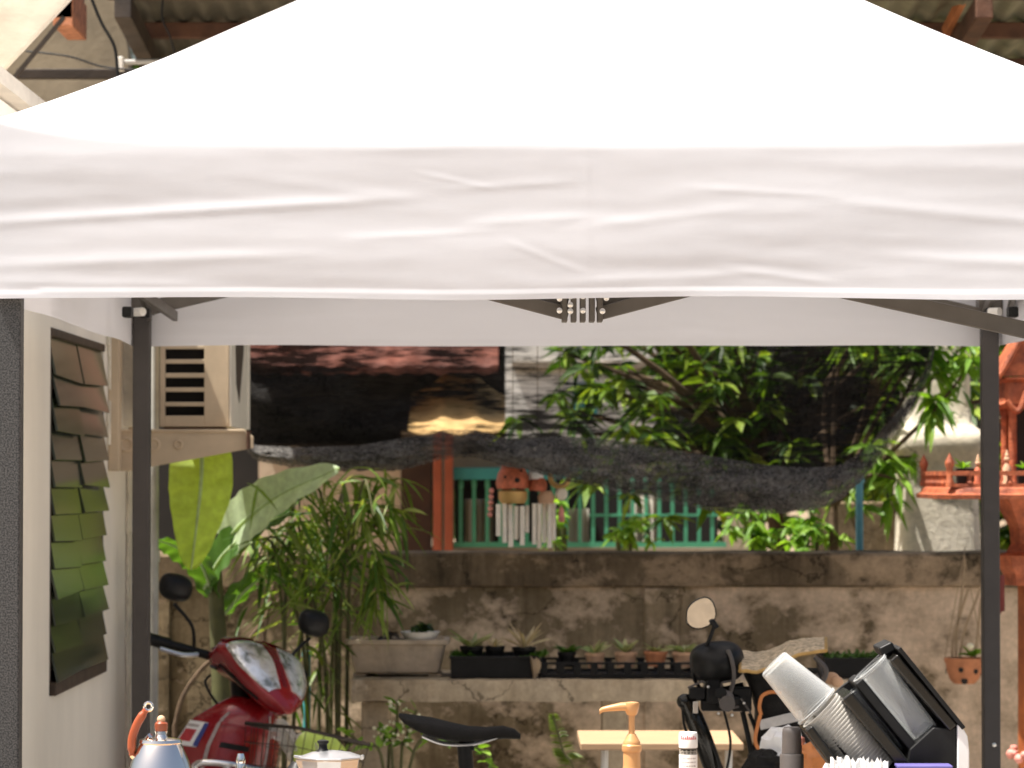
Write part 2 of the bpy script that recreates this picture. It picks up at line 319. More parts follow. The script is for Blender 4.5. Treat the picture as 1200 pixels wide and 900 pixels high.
M['pomelo'] = mat('pale green fruit bag', (0.50, 0.64, 0.12), 0.3, 0, 0.2, 14, 0.1, 40)
M['concrete'] = mat('yard concrete', (0.40, 0.38, 0.345), 0.9, 0, 0.2, 1.5, 0.3, 30)
M['earth'] = mat('garden earth', (0.22, 0.16, 0.10), 0.95, 0, 0.35, 1.2, 0.4, 20)
M['tube'] = mat('white lamp tube', (0.4, 0.39, 0.36), 0.4, 0, 0.03)

# ------------------------------------------------------------------ mesh builder
class MB:
    def __init__(s): s.v = []; s.f = []; s.mi = []; s.m = 0
    def add(s, vs, fs):
        o = len(s.v); s.v += [Vector(q) for q in vs]
        for f in fs: s.f.append(tuple(i + o for i in f)); s.mi.append(s.m)
        return s
    def box(s, c, d, rot=None):
        c = Vector(c); h = Vector(d) / 2; vs = []
        for x in (-1, 1):
            for y in (-1, 1):
                for z in (-1, 1):
                    p = Vector((x * h.x, y * h.y, z * h.z))
                    if rot is not None: p = rot @ p
                    vs.append(c + p)
        return s.add(vs, [(0, 1, 3, 2), (4, 6, 7, 5), (0, 4, 5, 1), (2, 3, 7, 6), (0, 2, 6, 4), (1, 5, 7, 3)])
    def span(s, a, b):
        a = Vector(a); b = Vector(b)
        return s.box((a + b) / 2, [abs(q) for q in (b - a)])
    def bar(s, a, b, wdt, hgt, up=(0, 0, 1)):
        a = Vector(a); b = Vector(b); d = (b - a); L = d.length; d.normalize(); up = Vector(up)
        sx = d.cross(up).normalized(); u2 = sx.cross(d).normalized()
        rot = Matrix((d, sx, u2)).transposed()
        return s.box((a + b) / 2, (L, wdt, hgt), rot)
    def tube(s, pts, r, n=10, caps=True, flat=None):
        pts = [Vector(p) for p in pts]; k = len(pts)
        rs = r if isinstance(r, (list, tuple)) else [r] * k
        vs = []; prev = None
        for i, p in enumerate(pts):
            t = (pts[min(i + 1, k - 1)] - pts[max(i - 1, 0)]).normalized()
            if prev is None:
                a = Vector((0, 0, 1)) if abs(t.z) < 0.9 else Vector((0, 1, 0))
                u = t.cross(a).normalized()
            else: u = (prev - t * prev.dot(t)).normalized()
            prev = u; w_ = t.cross(u)
            for j in range(n):
                a = 2 * math.pi * j / n
                vs.append(p + (u * math.cos(a) + w_ * math.sin(a) * (flat or 1)) * rs[i])
        fs = [(i * n + j, i * n + (j + 1) % n, (i + 1) * n + (j + 1) % n, (i + 1) * n + j) for i in range(k - 1) for j in range(n)]
        if caps: fs += [tuple(range(n))[::-1], tuple((k - 1) * n + j for j in range(n))]
        return s.add(vs, fs)
    def lathe(s, prof, c=(0, 0, 0), n=28, axis=None, closed=False):
        c = Vector(c); rot = Matrix.Identity(3)
        if axis is not None: rot = Vector((0, 0, 1)).rotation_difference(Vector(axis).normalized()).to_matrix()
        vs = []
        for r, z in prof:
            for j in range(n):
                a = 2 * math.pi * j / n
                vs.append(c + rot @ Vector((max(r, 1e-5) * math.cos(a), max(r, 1e-5) * math.sin(a), z)))
        k = len(prof)
        fs = [(i * n + j, i * n + (j + 1) % n, (i + 1) * n + (j + 1) % n, (i + 1) * n + j) for i in range(k - 1) for j in range(n)]
        if not closed: fs += [tuple(range(n))[::-1], tuple((k - 1) * n + j for j in range(n))]
        else: fs += [((k - 1) * n + j, (k - 1) * n + (j + 1) % n, (j + 1) % n, j) for j in range(n)]
        return s.add(vs, fs)
    def loft(s, rings, caps=True):
        n = len(rings[0]); vs = [p for r in rings for p in r]; k = len(rings)
        fs = [(i * n + j, i * n + (j + 1) % n, (i + 1) * n + (j + 1) % n, (i + 1) * n + j) for i in range(k - 1) for j in range(n)]
        if caps: fs += [tuple(range(n))[::-1], tuple((k - 1) * n + j for j in range(n))]
        return s.add(vs, fs)
    def prism(s, poly, off):
        """poly: 3-D points in a plane, off: extrusion vector"""
        off = Vector(off); n = len(poly); vs = [Vector(p) for p in poly] + [Vector(p) + off for p in poly]
        return s.add(vs, [tuple(range(n)), tuple(range(n, 2 * n))[::-1]] + [(i, i + n, (i + 1) % n + n, (i + 1) % n) for i in range(n)])
    def grid(s, fn, nu, nv):
        vs = [fn(i / nu, j / nv) for j in range(nv + 1) for i in range(nu + 1)]
        return s.add(vs, [(j * (nu + 1) + i, j * (nu + 1) + i + 1, (j + 1) * (nu + 1) + i + 1, (j + 1) * (nu + 1) + i) for j in range(nv) for i in range(nu)])
    def sheet(s, fn, nu, nv, off):
        """grid with a back face, so it has thickness"""
        off = Vector(off); o = len(s.v); s.grid(fn, nu, nv)
        s.grid(lambda u, v: Vector(fn(1 - u, v)) + off, nu, nv)
        N = (nu + 1) * (nv + 1); W = nu + 1
        def fr(i, j): return o + j * W + i
        def bk(i, j): return o + N + j * W + (nu - i)
        for i in range(nu):
            for j, fl in ((0, 0), (nv, 1)):
                q = (fr(i, j), bk(i, j), bk(i + 1, j), fr(i + 1, j)); s.f.append(q if not fl else q[::-1]); s.mi.append(s.m)
        for j in range(nv):
            for i, fl in ((0, 1), (nu, 0)):
                q = (fr(i, j), bk(i, j), bk(i, j + 1), fr(i, j + 1)); s.f.append(q if not fl else q[::-1]); s.mi.append(s.m)
        return s
    def ball(s, c, r, n=14, m_=9, jit=0, seed=0):
        c = Vector(c); r = Vector(r) if not isinstance(r, (int, float)) else Vector((r, r, r)); vs = []
        for i in range(m_ + 1):
            ph = math.pi * i / m_
            for j in range(n):
                a = 2 * math.pi * j / n; d = Vector((math.sin(ph) * math.cos(a), math.sin(ph) * math.sin(a), math.cos(ph)))
                k = 1 + (jit * noise.noise(d * 2.2 + Vector((seed, 0, 0))) if jit else 0)
                vs.append(c + Vector((d.x * r.x, d.y * r.y, d.z * r.z)) * k)
        return s.add(vs, [(i * n + j, (i + 1) * n + j, (i + 1) * n + (j + 1) % n, i * n + (j + 1) % n) for i in range(m_) for j in range(n)])
    def leaf(s, b, d, L, W, droop=0.25, fold=0.25, seg=3):
        b = Vector(b); d = Vector(d).normalized()
        sd_ = d.cross(Vector((0, 0, 1)))
        if sd_.length < 1e-3: sd_ = Vector((1, 0, 0))
        sd_.normalize(); up = sd_.cross(d).normalized()
        roll = rnd.uniform(-0.9, 0.9); sd_, up = sd_ * math.cos(roll) + up * math.sin(roll), up * math.cos(roll) - sd_ * math.sin(roll)
        vs = [b]; fs = []
        for i in range(1, seg + 1):
            t = i / (seg + 1); c = b + d * L * t + Vector((0, 0, -droop * L * t * t))
            wd = W * math.sin(math.pi * (t ** 0.8)) * 0.5
            vs += [c - sd_ * wd + up * fold * wd, c, c + sd_ * wd + up * fold * wd]
        vs.append(b + d * L + Vector((0, 0, -droop * L)))
        fs += [(0, 1, 2), (0, 2, 3)]
        for i in range(seg - 1):
            o = 1 + 3 * i; fs += [(o, o + 3, o + 4, o + 1), (o + 1, o + 4, o + 5, o + 2)]
        o = 1 + 3 * (seg - 1); e = len(vs) - 1; fs += [(o, e, o + 1), (o + 1, e, o + 2)]
        return s.add(vs, fs)
    def build(s, name, material, parent=None, origin=None, bevel=0, smooth=38, seg=2, sub=0):
        me = bpy.data.meshes.new(name)
        org = Vector(origin) if origin is not None else Vector((0, 0, 0))
        me.from_pydata([tuple(p - org) for p in s.v], [], s.f)
        for m_ in (material if isinstance(material, (list, tuple)) else [material]): me.materials.append(m_)
        if isinstance(material, (list, tuple)): me.polygons.foreach_set('material_index', s.mi)
        bm = bmesh.new(); bm.from_mesh(me)
        if name not in NOFIX: bmesh.ops.recalc_face_normals(bm, faces=bm.faces)
        bm.to_mesh(me); bm.free()
        if smooth:
            me.polygons.foreach_set('use_smooth', [True] * len(me.polygons)); me.set_sharp_from_angle(angle=R(smooth))
        me.update()
        o = bpy.data.objects.new(name, me); col.objects.link(o)
        if parent is not None: o.parent = parent
        elif origin is not None: o.location = org
        if bevel:
            b = o.modifiers.new('bevel', 'BEVEL'); b.width = bevel; b.segments = seg; b.limit_method = 'ANGLE'; b.angle_limit = R(35)
            b.harden_normals = True
        if sub:
            b = o.modifiers.new('smooth', 'SUBSURF'); b.levels = sub; b.render_levels = sub
        return o
NOFIX = set()
ORG = {}
def thing(name, label, cat, loc=(0, 0, 0), rot=(0, 0, 0), group=None):
    o = bpy.data.objects.new(name, None); col.objects.link(o); o.location = loc; o.rotation_euler = rot
    o.empty_display_size = 0.05
    o['label'] = label; o['category'] = cat
    if group: o['group'] = group
    ORG[o.name] = Vector(loc) if tuple(rot) == (0, 0, 0) else Vector((0, 0, 0))
    return o
def part(name, mb, m, parent, bevel=0, label=None, **k):
    r = parent
    while r.parent is not None: r = r.parent
    o = mb.build(name, m, parent, ORG[r.name], bevel, **k)
    if label: o['label'] = label
    return o
def solo(name, mb, m, label, cat, group=None, kind=None, bevel=0, **k):
    xs = [p.x for p in mb.v]; ys = [p.y for p in mb.v]; zs = [p.z for p in mb.v]
    org = ((min(xs) + max(xs)) / 2, (min(ys) + max(ys)) / 2, min(zs))
    o = mb.build(name, m, None, org, bevel, **k)
    ORG[o.name] = Vector(org)
    o['label'] = label; o['category'] = cat
    if group: o['group'] = group
    if kind: o['kind'] = kind
    return o
def structure(name, mb, m, **k):
    o = mb.build(name, m, None, None, **k); o['kind'] = 'structure'; return o
def copy_tree(o, parent=None):
    c = o.copy(); col.objects.link(c)
    if parent is not None: c.parent = parent
    for ch in list(o.children): copy_tree(ch, c)
    return c
def arc(pts, n=8):
    """smooth curve through points (Catmull-Rom)"""
    pts = [Vector(p) for p in pts]; q = [pts[0]] + pts + [pts[-1]]; out = []
    for i in range(1, len(q) - 2):
        p0, p1, p2, p3 = q[i - 1:i + 3]
        for j in range(n):
            t = j / n
            out.append(0.5 * ((2 * p1) + (p2 - p0) * t + (2 * p0 - 5 * p1 + 4 * p2 - p3) * t * t + (3 * p1 - p0 - 3 * p2 + p3) * t ** 3))
    out.append(pts[-1]); return out
def sring(c, u, v, hu, hv, n=24, e=2.6):
    out = []; c = Vector(c); u = Vector(u); v = Vector(v)
    for j in range(n):
        a = 2 * math.pi * j / n; ca, sa = math.cos(a), math.sin(a)
        out.append(c + u * hu * math.copysign(abs(ca) ** (2 / e), ca) + v * hv * math.copysign(abs(sa) ** (2 / e), sa))
    return out

# ------------------------------------------------------------------ SETTING: ground
structure('yard', MB().span((-8, -6, -0.06), (8, 10.2, 0.0)), M['concrete'])
structure('ground', MB().span((-90, -60, -0.30), (90, 150, -0.062)), M['earth'])

# ------------------------------------------------------------------ boundary wall
WY = 10.2
wt = thing('boundary_wall', 'low brown stained plaster wall running along the back behind the concrete bench', 'wall', (0, WY, 0))
ztop = Z(648, WY); zc = Z(688, WY)
part('wall_panel', MB().span((-2.2, WY, 0), (3.4, WY + 0.12, zc)), M['bwall'], wt)
def cop(u, v):
    x = -2.2 + 5.6 * u; a = v
    prof = [(0.0, zc - 0.001), (-0.022, zc + 0.004), (-0.024, ztop - 0.008), (-0.016, ztop), (0.14, ztop + 0.004), (0.142, zc - 0.001)]
    i = min(int(a * 5 + 1e-6), 4); t = a * 5 - i
    y = prof[i][0] * (1 - t) + prof[i + 1][0] * t; z = prof[i][1] * (1 - t) + prof[i + 1][1] * t
    n_ = noise.noise(Vector((x * 5, y * 9, z * 7))) * 0.006
    return Vector((x, WY + y + n_, z + n_ * 0.7))
part('coping', MB().grid(cop, 220, 5), M['coping'], wt, smooth=30)
for px in (775, 1290, 180):
    xx = X(px, WY); part('pier', MB().span((xx - 0.055, WY - 0.016, 0), (xx + 0.055, WY + 0.05, zc - 0.003)), M['bwall'], wt, 0.004)

# ------------------------------------------------------------------ cream house on the left
HX = -1.1
ht = thing('house', 'cream painted house side wall with a tall green glass louvre window, at the left', 'house', (HX, 7.7, 0))
wy0, wy1 = 7.66, 8.66; wz0, wz1 = 1.025, 1.905
mb = MB()
mb.span((HX - 0.14, 6.2, 0), (HX, wy0, 2.36)); mb.span((HX - 0.14, wy1, 0), (HX, 9.25, 2.36))
mb.span((HX - 0.14, wy0, 0), (HX, wy1, wz0)); mb.span((HX - 0.14, wy0, wz1), (HX, wy1, 2.36))
part('wall', mb, M['housewall'], ht)
mb = MB(); mb.span((HX - 2.6, 6.15, 2.365), (HX + 0.04, 9.3, 2.40))
part('roof', mb, M['board'], ht)
mb = MB()
for i in range(25):
    z = 0.02 + i * 0.062
    mb.box((HX + 0.004 + rnd.uniform(0, 0.003), 9.20 + rnd.uniform(-0.006, 0.006), z + 0.031), (0.008, 0.075, 0.062))
part('corner_trim', mb, M['housetrim'], ht, 0.002)
mb = MB()
for i in range(20):
    z = 1.62 + i * 0.03; mb.box((HX + 0.005, 8.76 + rnd.uniform(-0.025, 0.025), z), (0.008, 0.05 + rnd.uniform(-0.02, 0.02), 0.031))
part('peeling_render', mb, M['housetrim'], ht, 0.002)
win = part('window', MB().span((HX - 0.13, wy0, wz0), (HX - 0.10, wy1, wz1)), M['dark'], ht)
mb = MB()
mb.span((HX - 0.09, wy0, wz1 - 0.02), (HX + 0.004, wy1, wz1)); mb.span((HX - 0.09, wy0 + 0.04, wz0), (HX + 0.012, wy1, wz0 + 0.034))
mb.span((HX - 0.09, wy0, wz0 + 0.035), (HX + 0.001, wy0 + 0.02, wz1 - 0.046)); mb.span((HX - 0.09, wy1 - 0.02, wz0 + 0.035), (HX + 0.001, wy1, wz1 - 0.046))
mb.span((HX - 0.07, (wy0 + wy1) / 2 - 0.012, wz0 + 0.035), (HX - 0.03, (wy0 + wy1) / 2 + 0.012, wz1 - 0.046))
part('frame', mb, M['darkwood'], win, 0.003)
mb = MB(); rows = 12; step = (wz1 - wz0 - 0.085) / rows
for rrow in range(rows):
    z = wz0 + 0.04 + (rrow + 0.5) * step + 0.012
    for a, b in ((wy0 + 0.022, (wy0 + wy1) / 2 - 0.004), ((wy0 + wy1) / 2 + 0.004, wy1 - 0.012)):
        th = R(12.5 + rnd.uniform(-2.5, 2.5)); dy = rnd.uniform(-0.010, 0.010)
        rot = Matrix.Rotation(-th, 3, 'Y') @ Matrix.Rotation(R(rnd.uniform(-1.2, 1.2)), 3, 'X')
        mb.box((HX + 0.001 + rnd.uniform(-.003, .004), (a + b) / 2 + dy, z), (0.006, b - a, 0.104), rot)
part('louvre_glass', mb, M['louvre'], win, 0.001)
mb = MB()
mb.span((HX + 0.001, 9.24, 0), (HX + 0.014, 9.262, 1.62))
part('edge_strip', mb, M['whitecap'], ht, 0.002)
# shaded upper gable with a broken brick pier end
gy = 10.9
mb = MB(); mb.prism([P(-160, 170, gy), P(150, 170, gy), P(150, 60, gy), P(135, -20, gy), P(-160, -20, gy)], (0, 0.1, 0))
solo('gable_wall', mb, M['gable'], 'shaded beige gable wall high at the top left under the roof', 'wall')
mb = MB()
for i in range(4):
    a = P(62 + 2 * i, 31 - i * 9, 9.4); b = P(100 + rnd.uniform(-2, 2), 24 - i * 9, 9.7); mb.span(a, b)
solo('brick_pier', mb, M['brick'], 'broken red brick pier end under the roof edge at the top left', 'pier', bevel=0.004)

# ------------------------------------------------------------------ carport roof
cr = thing('carport_roof', 'old corrugated roof on rusty steel purlins above and behind the white tent', 'roof', (0, 9.6, 2.9))
RY0, RZ0, RY1, RZ1 = 9.22, 2.97, 10.85, 2.82
def roofz(y): return RZ0 + (RZ1 - RZ0) * (y - RY0) / (RY1 - RY0)
def roofsheet(x0, x1):
    def fn(u, v):
        x = x0 + (x1 - x0) * u; y = RY0 + (RY1 - RY0) * v
        return Vector((x, y, roofz(y) + 0.035 + 0.009 * math.sin(x * 2 * math.pi / 0.076)))
    return MB().sheet(fn, int((x1 - x0) / 0.0095), 6, (0, 0, 0.002))
part('roofing_sheet', roofsheet(-1.16, 0.2), M['roofdark'], cr, smooth=60)
part('roofing_sheet', roofsheet(0.2, 2.9), M['roofsheet'], cr, smooth=60)
for y in (9.3, 9.8, 10.3, 10.78):
    z = roofz(y)
    part('purlin', MB().span((-1.18, y, z - 0.026), (2.9, y + 0.045, z + 0.022)), M['rust'], cr, 0.004)
for x, m_ in ((-1.12, 'darksteel'), (1.36, 'rust'), (2.6, 'rust')):
    mb = MB(); mb.bar((x, RY0, roofz(RY0) - 0.07), (x, RY1, roofz(RY1) - 0.07), 0.05, 0.065)
    part('rafter', mb, M[m_], cr, 0.004)
mb = MB(); mb.bar(P(1108, 38, 9.75), P(1150, -45, 9.45), 0.02, 0.035); part('brace', mb, M['orangerust'], cr, 0.002)
mb = MB(); mb.bar(P(20, 87, 9.9), P(420, 87, 9.9), 0.035, 0.03); part('tie_bar', mb, M['darksteel'], cr, 0.003)
mb = MB(); mb.bar(P(-40, 160, 9.2), P(75, 20, 9.2), 0.012, 0.012); part('tie_rod', mb, M['darksteel'], cr)
by = 7.3
mb = MB(); mb.prism([P(-90, 182, by), P(190, -117, by), P(110, -192, by), P(-170, 107, by)], (0, 0.03, 0))
part('barge_board', mb, M['board'], cr, 0.004)
for px_ in (2.85,):
    part('post', MB().span((px_ - 0.035, 10.6, 0), (px_ + 0.035, 10.67, 2.79)), M['rust'], cr, 0.004)
    part('post', MB().span((px_ - 0.035, 9.3, 0), (px_ + 0.035, 9.37, 2.90)), M['rust'], cr, 0.004)
mb = MB(); mb.tube(arc([P(104, -10, 9.3), P(118, 25, 9.3), P(134, 55, 9.3), P(138, 90, 9.3), P(140, 130, 9.3)]), 0.005, 7)
mb.tube(arc([P(30, 60, 9.4), P(80, 66, 9.4), P(120, 78, 9.4), P(160, 82, 9.4)]), 0.003, 5)
mb.tube(arc([P(192, -10, 9.3), P(190, 20, 9.3), P(200, 45, 9.3), P(208, 75, 9.3)]), 0.003, 5)
solo('electric_cable', mb, M['black'], 'loose black cables dangling below the roof at the top left', 'cable')
mb = MB(); mb.bar(P(141, 73, 9.6), P(230, 71, 9.6), 0.016, 0.016)
lt = thing('lamp_fitting', 'unlit white tube lamp fitting under the dark roof at the top left', 'lamp', P(180, 70, 9.6))
part('tube', mb, M['tube'], lt, 0.01); mb = MB(); mb.span(P(138, 66, 9.58), P(146, 84, 9.62)); part('end_cap', mb, M['whitecap'], lt, 0.003)

# ------------------------------------------------------------------ neighbour's house beyond the wall
NY = 14.0
nh = thing('neighbour_house', "neighbour's house beyond the wall with rust red roof, green window grille and red posts", 'house', (X(560, NY), NY, 0))
mb = MB()
mb.span((X(303, NY), NY, 0), (X(470, NY), NY + 0.2, Z(520, NY)))
part('wall', mb, M['nbeige'], nh)
part('eave_shade_panel', MB().span((X(303, NY), NY + .21, Z(535, NY)), (X(592, NY), NY + .3, Z(400, NY))), M['dark'], nh)  # near-black panel standing in for the shade under the eave
part('dark_side_panel', MB().span((X(60, NY), NY + .3, 0), (X(303, NY), NY + 0.4, Z(430, NY))), M['dark'], nh)  # flat near-black panel left of the beige wall
mb = MB(); mb.span((X(470, NY), NY + 0.02, Z(556, NY)), (X(590, NY), NY + 0.2, Z(505, NY))); mb.span((X(590.2, NY), NY + 0.02, Z(556, NY)), (X(880, NY), NY + 0.2, Z(527, NY)))
mb.span((X(470, NY), NY + 0.02, 0), (X(880, NY), NY + 0.2, Z(642, NY))); mb.span((X(506.5, NY), NY + 0.02, Z(641.8, NY)), (X(530.8, NY), NY + 0.2, Z(556.2, NY))); mb.span((X(850, NY), NY + 0.03, Z(641.5, NY)), (X(880, NY), NY + 0.2, Z(556.5, NY)))
part('wall', mb, M['nhouse'], nh)
def nroof(u, v):
    x = X(250, NY) + (X(585, NY) - X(250, NY)) * u; y = NY - 0.9 + 1.6 * v
    return Vector((x, y, Z(438, NY - 0.9) + v * 0.55 + 0.006 * math.sin(x * 70) + 0.010 * ((v * 12) % 1)))
part('roof', MB().sheet(nroof, 120, 24, (0, 0, 0.03)), M['nroof'], nh, smooth=25)
part('door', MB().span((X(470, NY), NY - 0.02, 0.2), (X(506, NY), NY + 0.015, Z(536, NY))), M['brownwood'], nh, 0.004)
for a, b in ((508, 518), (521, 531)):
    part('post', MB().span((X(a, NY - 0.1), NY - 0.14, 0), (X(b, NY - 0.1), NY - 0.06, Z(500, NY))), M['redpost'], nh, 0.006)
wn = part('window', MB().span((X(531, NY), NY + 0.5, Z(642, NY)), (X(850, NY), NY + 0.55, Z(556, NY))), M['dark'], nh)
for a, b, t in ((545, 578, 585), (645, 690, 596), (738, 772, 578)):
    def cf(u, v, a=a, b=b, t=t):
        x = X(a, NY + .3) + (X(b, NY + .3) - X(a, NY + .3)) * u
        return Vector((x, NY + 0.3 + 0.015 * math.sin(u * 22), Z(t, NY + .3) + (Z(645, NY + .3) - Z(t, NY + .3)) * v))
    part('curtain', MB().grid(cf, 24, 4), M['curtain'], wn)
mb = MB(); x = 540
while x < 850:
    mb.bar((X(x, NY - .05), NY - 0.05, Z(568, NY)), (X(x, NY - .05), NY - 0.05, Z(641, NY)), 0.016, 0.014, (0, 1, 0)); 
    mb.ball((X(x, NY - .05), NY - 0.05, Z(567, NY)), (0.012, 0.012, 0.03), 8, 5); x += 15.5
mb.span((X(531, NY), NY - 0.06, Z(641, NY)), (X(850, NY), NY - 0.035, Z(635, NY))); mb.span((X(690, NY), NY - 0.062, Z(605, NY)), (X(850, NY), NY - 0.037, Z(602, NY)))
part('window_grille', mb, M['greenbar'], wn)
part('lintel', MB().span((X(531, NY), NY - 0.08, Z(562, NY)), (X(700, NY), NY - 0.01, Z(548, NY))), M['teal'], nh, 0.004)
def awn(u, v):
    return Vector((X(478, 13) + (X(592, 13) - X(478, 13)) * u, 13 + 0.5 * v, Z(505, 13) + 0.16 * v + 0.09 * math.sin(u * math.pi) * v - 0.02 * abs(math.sin(u * 9))))
part('awning', MB().sheet(awn, 24, 6, (0, 0, 0.006)), M['tan'], nh)
mb = MB(); ny2 = 17.0
mb.span((X(560, ny2), ny2, 0), (X(770, ny2), ny2 + 0.2, Z(380, ny2)))
w2 = solo('white_building', mb, M['nwhite'], 'sunlit white building wall seen through the black net at its middle', 'building')
mb = MB(); mb.span((X(672, ny2), ny2 - 0.03, Z(490, ny2)), (X(700, ny2), ny2 - 0.002, Z(450, ny2))); part('shutter', mb, M['teal'], w2, 0.004)
mb = MB(); mb.span((X(600, ny2), ny2 - 0.05, Z(432, ny2)), (X(770, ny2), ny2 - 0.002, Z(424, ny2))); part('ledge', mb, M['nhouse'], w2, 0.004)

# ------------------------------------------------------------------ far hedge, trees, shrubs
def leafy(mb, c, rad, n, L, W, per=10, droop=0.35, seed=1, shellbias=0.55):
    rr = random.Random(seed); c = Vector(c); pts = []
    for _ in range(n // per):
        d = Vector((rr.gauss(0, 1), rr.gauss(0, 1), rr.gauss(0, 1))).normalized(); k = rr.random() ** (1 - shellbias)
        p = c + Vector((d.x * rad[0], d.y * rad[1], d.z * rad[2])) * k
        p += Vector([noise.noise(p * 2.3 + Vector((q * 9, 0, 0))) for q in range(3)]) * min(rad) * 0.5
        pts.append(p)
        for i in range(per):
            a = rr.uniform(0, 6.28); e = rr.uniform(-0.7, 0.5)
            mb.leaf(p, (math.cos(a), math.sin(a), e), L * rr.uniform(0.6, 1.15), W * rr.uniform(0.7, 1.2), droop * rr.uniform(0.5, 1.5), seg=2)
    return pts
def tree(name, label, base, h, crowns, n, L, W, m_, seed, group=None, tr=0.05, cat='tree', droop=0.35):
    t = thing(name, label, cat, base, group=group)
    rr = random.Random(seed); base = Vector(base)
    cr_ = MB(); tk = MB(); top = base + Vector((rr.uniform(-.1, .1), 0, h))
    tk.tube(arc([base, base + Vector((rr.uniform(-.06, .06), 0, h * .5)), top], 5), [tr * (1 - 0.05 * i) for i in range(11)], 9)
    for c, rad, share in crowns:
        pts = leafy(cr_, c, rad, int(n * share), L, W, seed=seed + int(share * 100), droop=droop)
        for p in pts[::4]:
            mid = (top + p) / 2 + Vector((rr.uniform(-.1, .1), rr.uniform(-.1, .1), 0.06))
            tk.tube(arc([top, mid, p], 4), [tr * 0.42 * (1 - 0.09 * i) for i in range(9)], 6)
    part('trunk', tk, M['bark'], t); part('crown', cr_, M[m_], t, smooth=0)
    return t
tg = 'trees beyond the wall'
tree('mango_tree', 'dense dark green mango tree behind the right half of the black net', (1.05, 12.2, 0), 1.5,
     [((0.95, 12.3, 2.05), (0.85, 0.6, 0.55), 0.55), ((0.6, 12.1, 1.75), (0.5, 0.4, 0.4), 0.2), ((1.4, 12.0, 1.75), (0.45, 0.4, 0.45), 0.25)], 3400, 0.125, 0.034, 'mango', 21, tg, 0.055)
tree('mango_tree', 'bright mango branches with long drooping leaves in front of the white pillar', (1.12, 11.35, 0), 1.45,
     [((1.47, 11.35, 1.98), (0.19, 0.15, 0.24), 0.5), ((1.27, 11.3, 1.58), (0.16, 0.12, 0.14), 0.22), ((1.30, 11.35, 2.08), (0.22, 0.15, 0.16), 0.28)], 560, 0.125, 0.03, 'shrub', 33, tg, 0.03, droop=0.5)
tree('garden_tree', 'sunny green tree behind the terracotta spirit house at the right', (2.3, 12.6, 0), 1.4,
     [((2.2, 12.6, 2.0), (0.55, 0.5, 0.75), 0.6), ((1.95, 12.4, 1.4), (0.35, 0.35, 0.4), 0.4)], 1500, 0.15, 0.045, 'mango', 45, tg, 0.05)
sg = 'shrubs beyond the wall'
for i, (px, py, w_, h_, nn, lab, yy) in enumerate([
        (742, 626, 0.10, 0.08, 80, 'small light green shrub in front of the green window grille', 12.4),
        (655, 618, 0.05, 0.12, 50, 'pale green upright shrub right of the wind chimes', 12.0),
        (878, 622, 0.10, 0.13, 130, 'leafy yellow green shrub at the foot of the dark tree trunk', 11.6),
        (945, 618, 0.10, 0.16, 130, 'leafy shrub left of the brown garden wall end', 11.4)]):
    c = P(px, py, yy)
    t = thing('shrub', lab, 'shrub', (c.x, yy, 0), group=sg)
    mb = MB(); leafy(mb, c, (w_, 0.15, h_), int(nn * 1.5), 0.065, 0.026, seed=60 + i); part('foliage', mb, M['shrub'], t, smooth=0)
    mb = MB()
    for k in range(4): mb.tube([(c.x + rnd.uniform(-.04, .04), yy, 0), (c.x + rnd.uniform(-w_, w_) * .7, yy, c.z)], 0.007, 6)
    part('stem', mb, M['stem'], t)
mb = MB()
for i in range(2600):
    p = Vector((rnd.uniform(-7, 8), rnd.uniform(18.2, 19.6), rnd.uniform(0, 5.2)))
    for k in range(3):
        a = rnd.uniform(0, 6.28); mb.leaf(p, (math.cos(a), math.sin(a), rnd.uniform(-.6, .4)), rnd.uniform(.2, .38), 0.11, 0.4, seg=2)
solo('far_wood', mb, M['hedge'], 'dark mass of far trees closing the view behind the houses', 'trees', kind='stuff', smooth=0)

# garden wall end + white stucco gate pillar + blue pipe
gy = 11.75
mb = MB(); mb.span((X(955, gy), gy, 0), (X(1052, gy), gy + 0.2, Z(588, gy)))
solo('garden_wall', mb, M['coping'], 'dark brown garden wall end beside the white pillar and blue pipe', 'wall', bevel=0.01)
py_ = 11.6
pc = (X(1104, py_), py_ + 0.18)
pl = thing('gate_pillar', 'thick sunlit white stucco pillar with a moulded ledge behind the wall', 'pillar', (pc[0], pc[1], 0))
def sq(hw, z, jit=0.006):
    rg = sring((pc[0], pc[1], z), (1, 0, 0), (0, 1, 0), hw, hw, 40, 7)
    return [p + Vector((noise.noise(p * 9) * jit, noise.noise(p * 9 + Vector((3, 0, 0))) * jit, 0)) for p in rg]
k = 1 / FPX * py_
prof = [(52, 900), (52, 700), (50, 640), (47, 580), (46, 545), (48, 538), (53, 530), (55, 520), (54, 510), (49, 504), (44, 500), (40, 494), (39, 470), (39, 430), (39, 390), (39, 330)]
mb = MB(); mb.loft([sq(h_ * k, Z(y_, py_) if y_ < 900 else 0) for h_, y_ in prof])
part('shaft', mb, M['stucco'], pl, smooth=50)
mb = MB(); mb.lathe([(44 * k, 0), (46 * k, 0.03), (30 * k, 0.08)], (pc[0], pc[1], Z(330, py_) + 0.001), 24); part('cap', mb, M['stucco'], pl)
py2 = 10.55
mb = MB(); mb.tube([(X(1007, py2), py2, 0), (X(1007, py2), py2, Z(560, py2))], 0.0125, 12); mb.tube([(X(1007, py2), py2, Z(566, py2)), (X(1007, py2), py2, Z(558, py2))], 0.017, 12)
solo('water_pipe', mb, M['bluepipe'], 'thin faded blue water pipe standing behind the wall left of the white pillar', 'pipe')

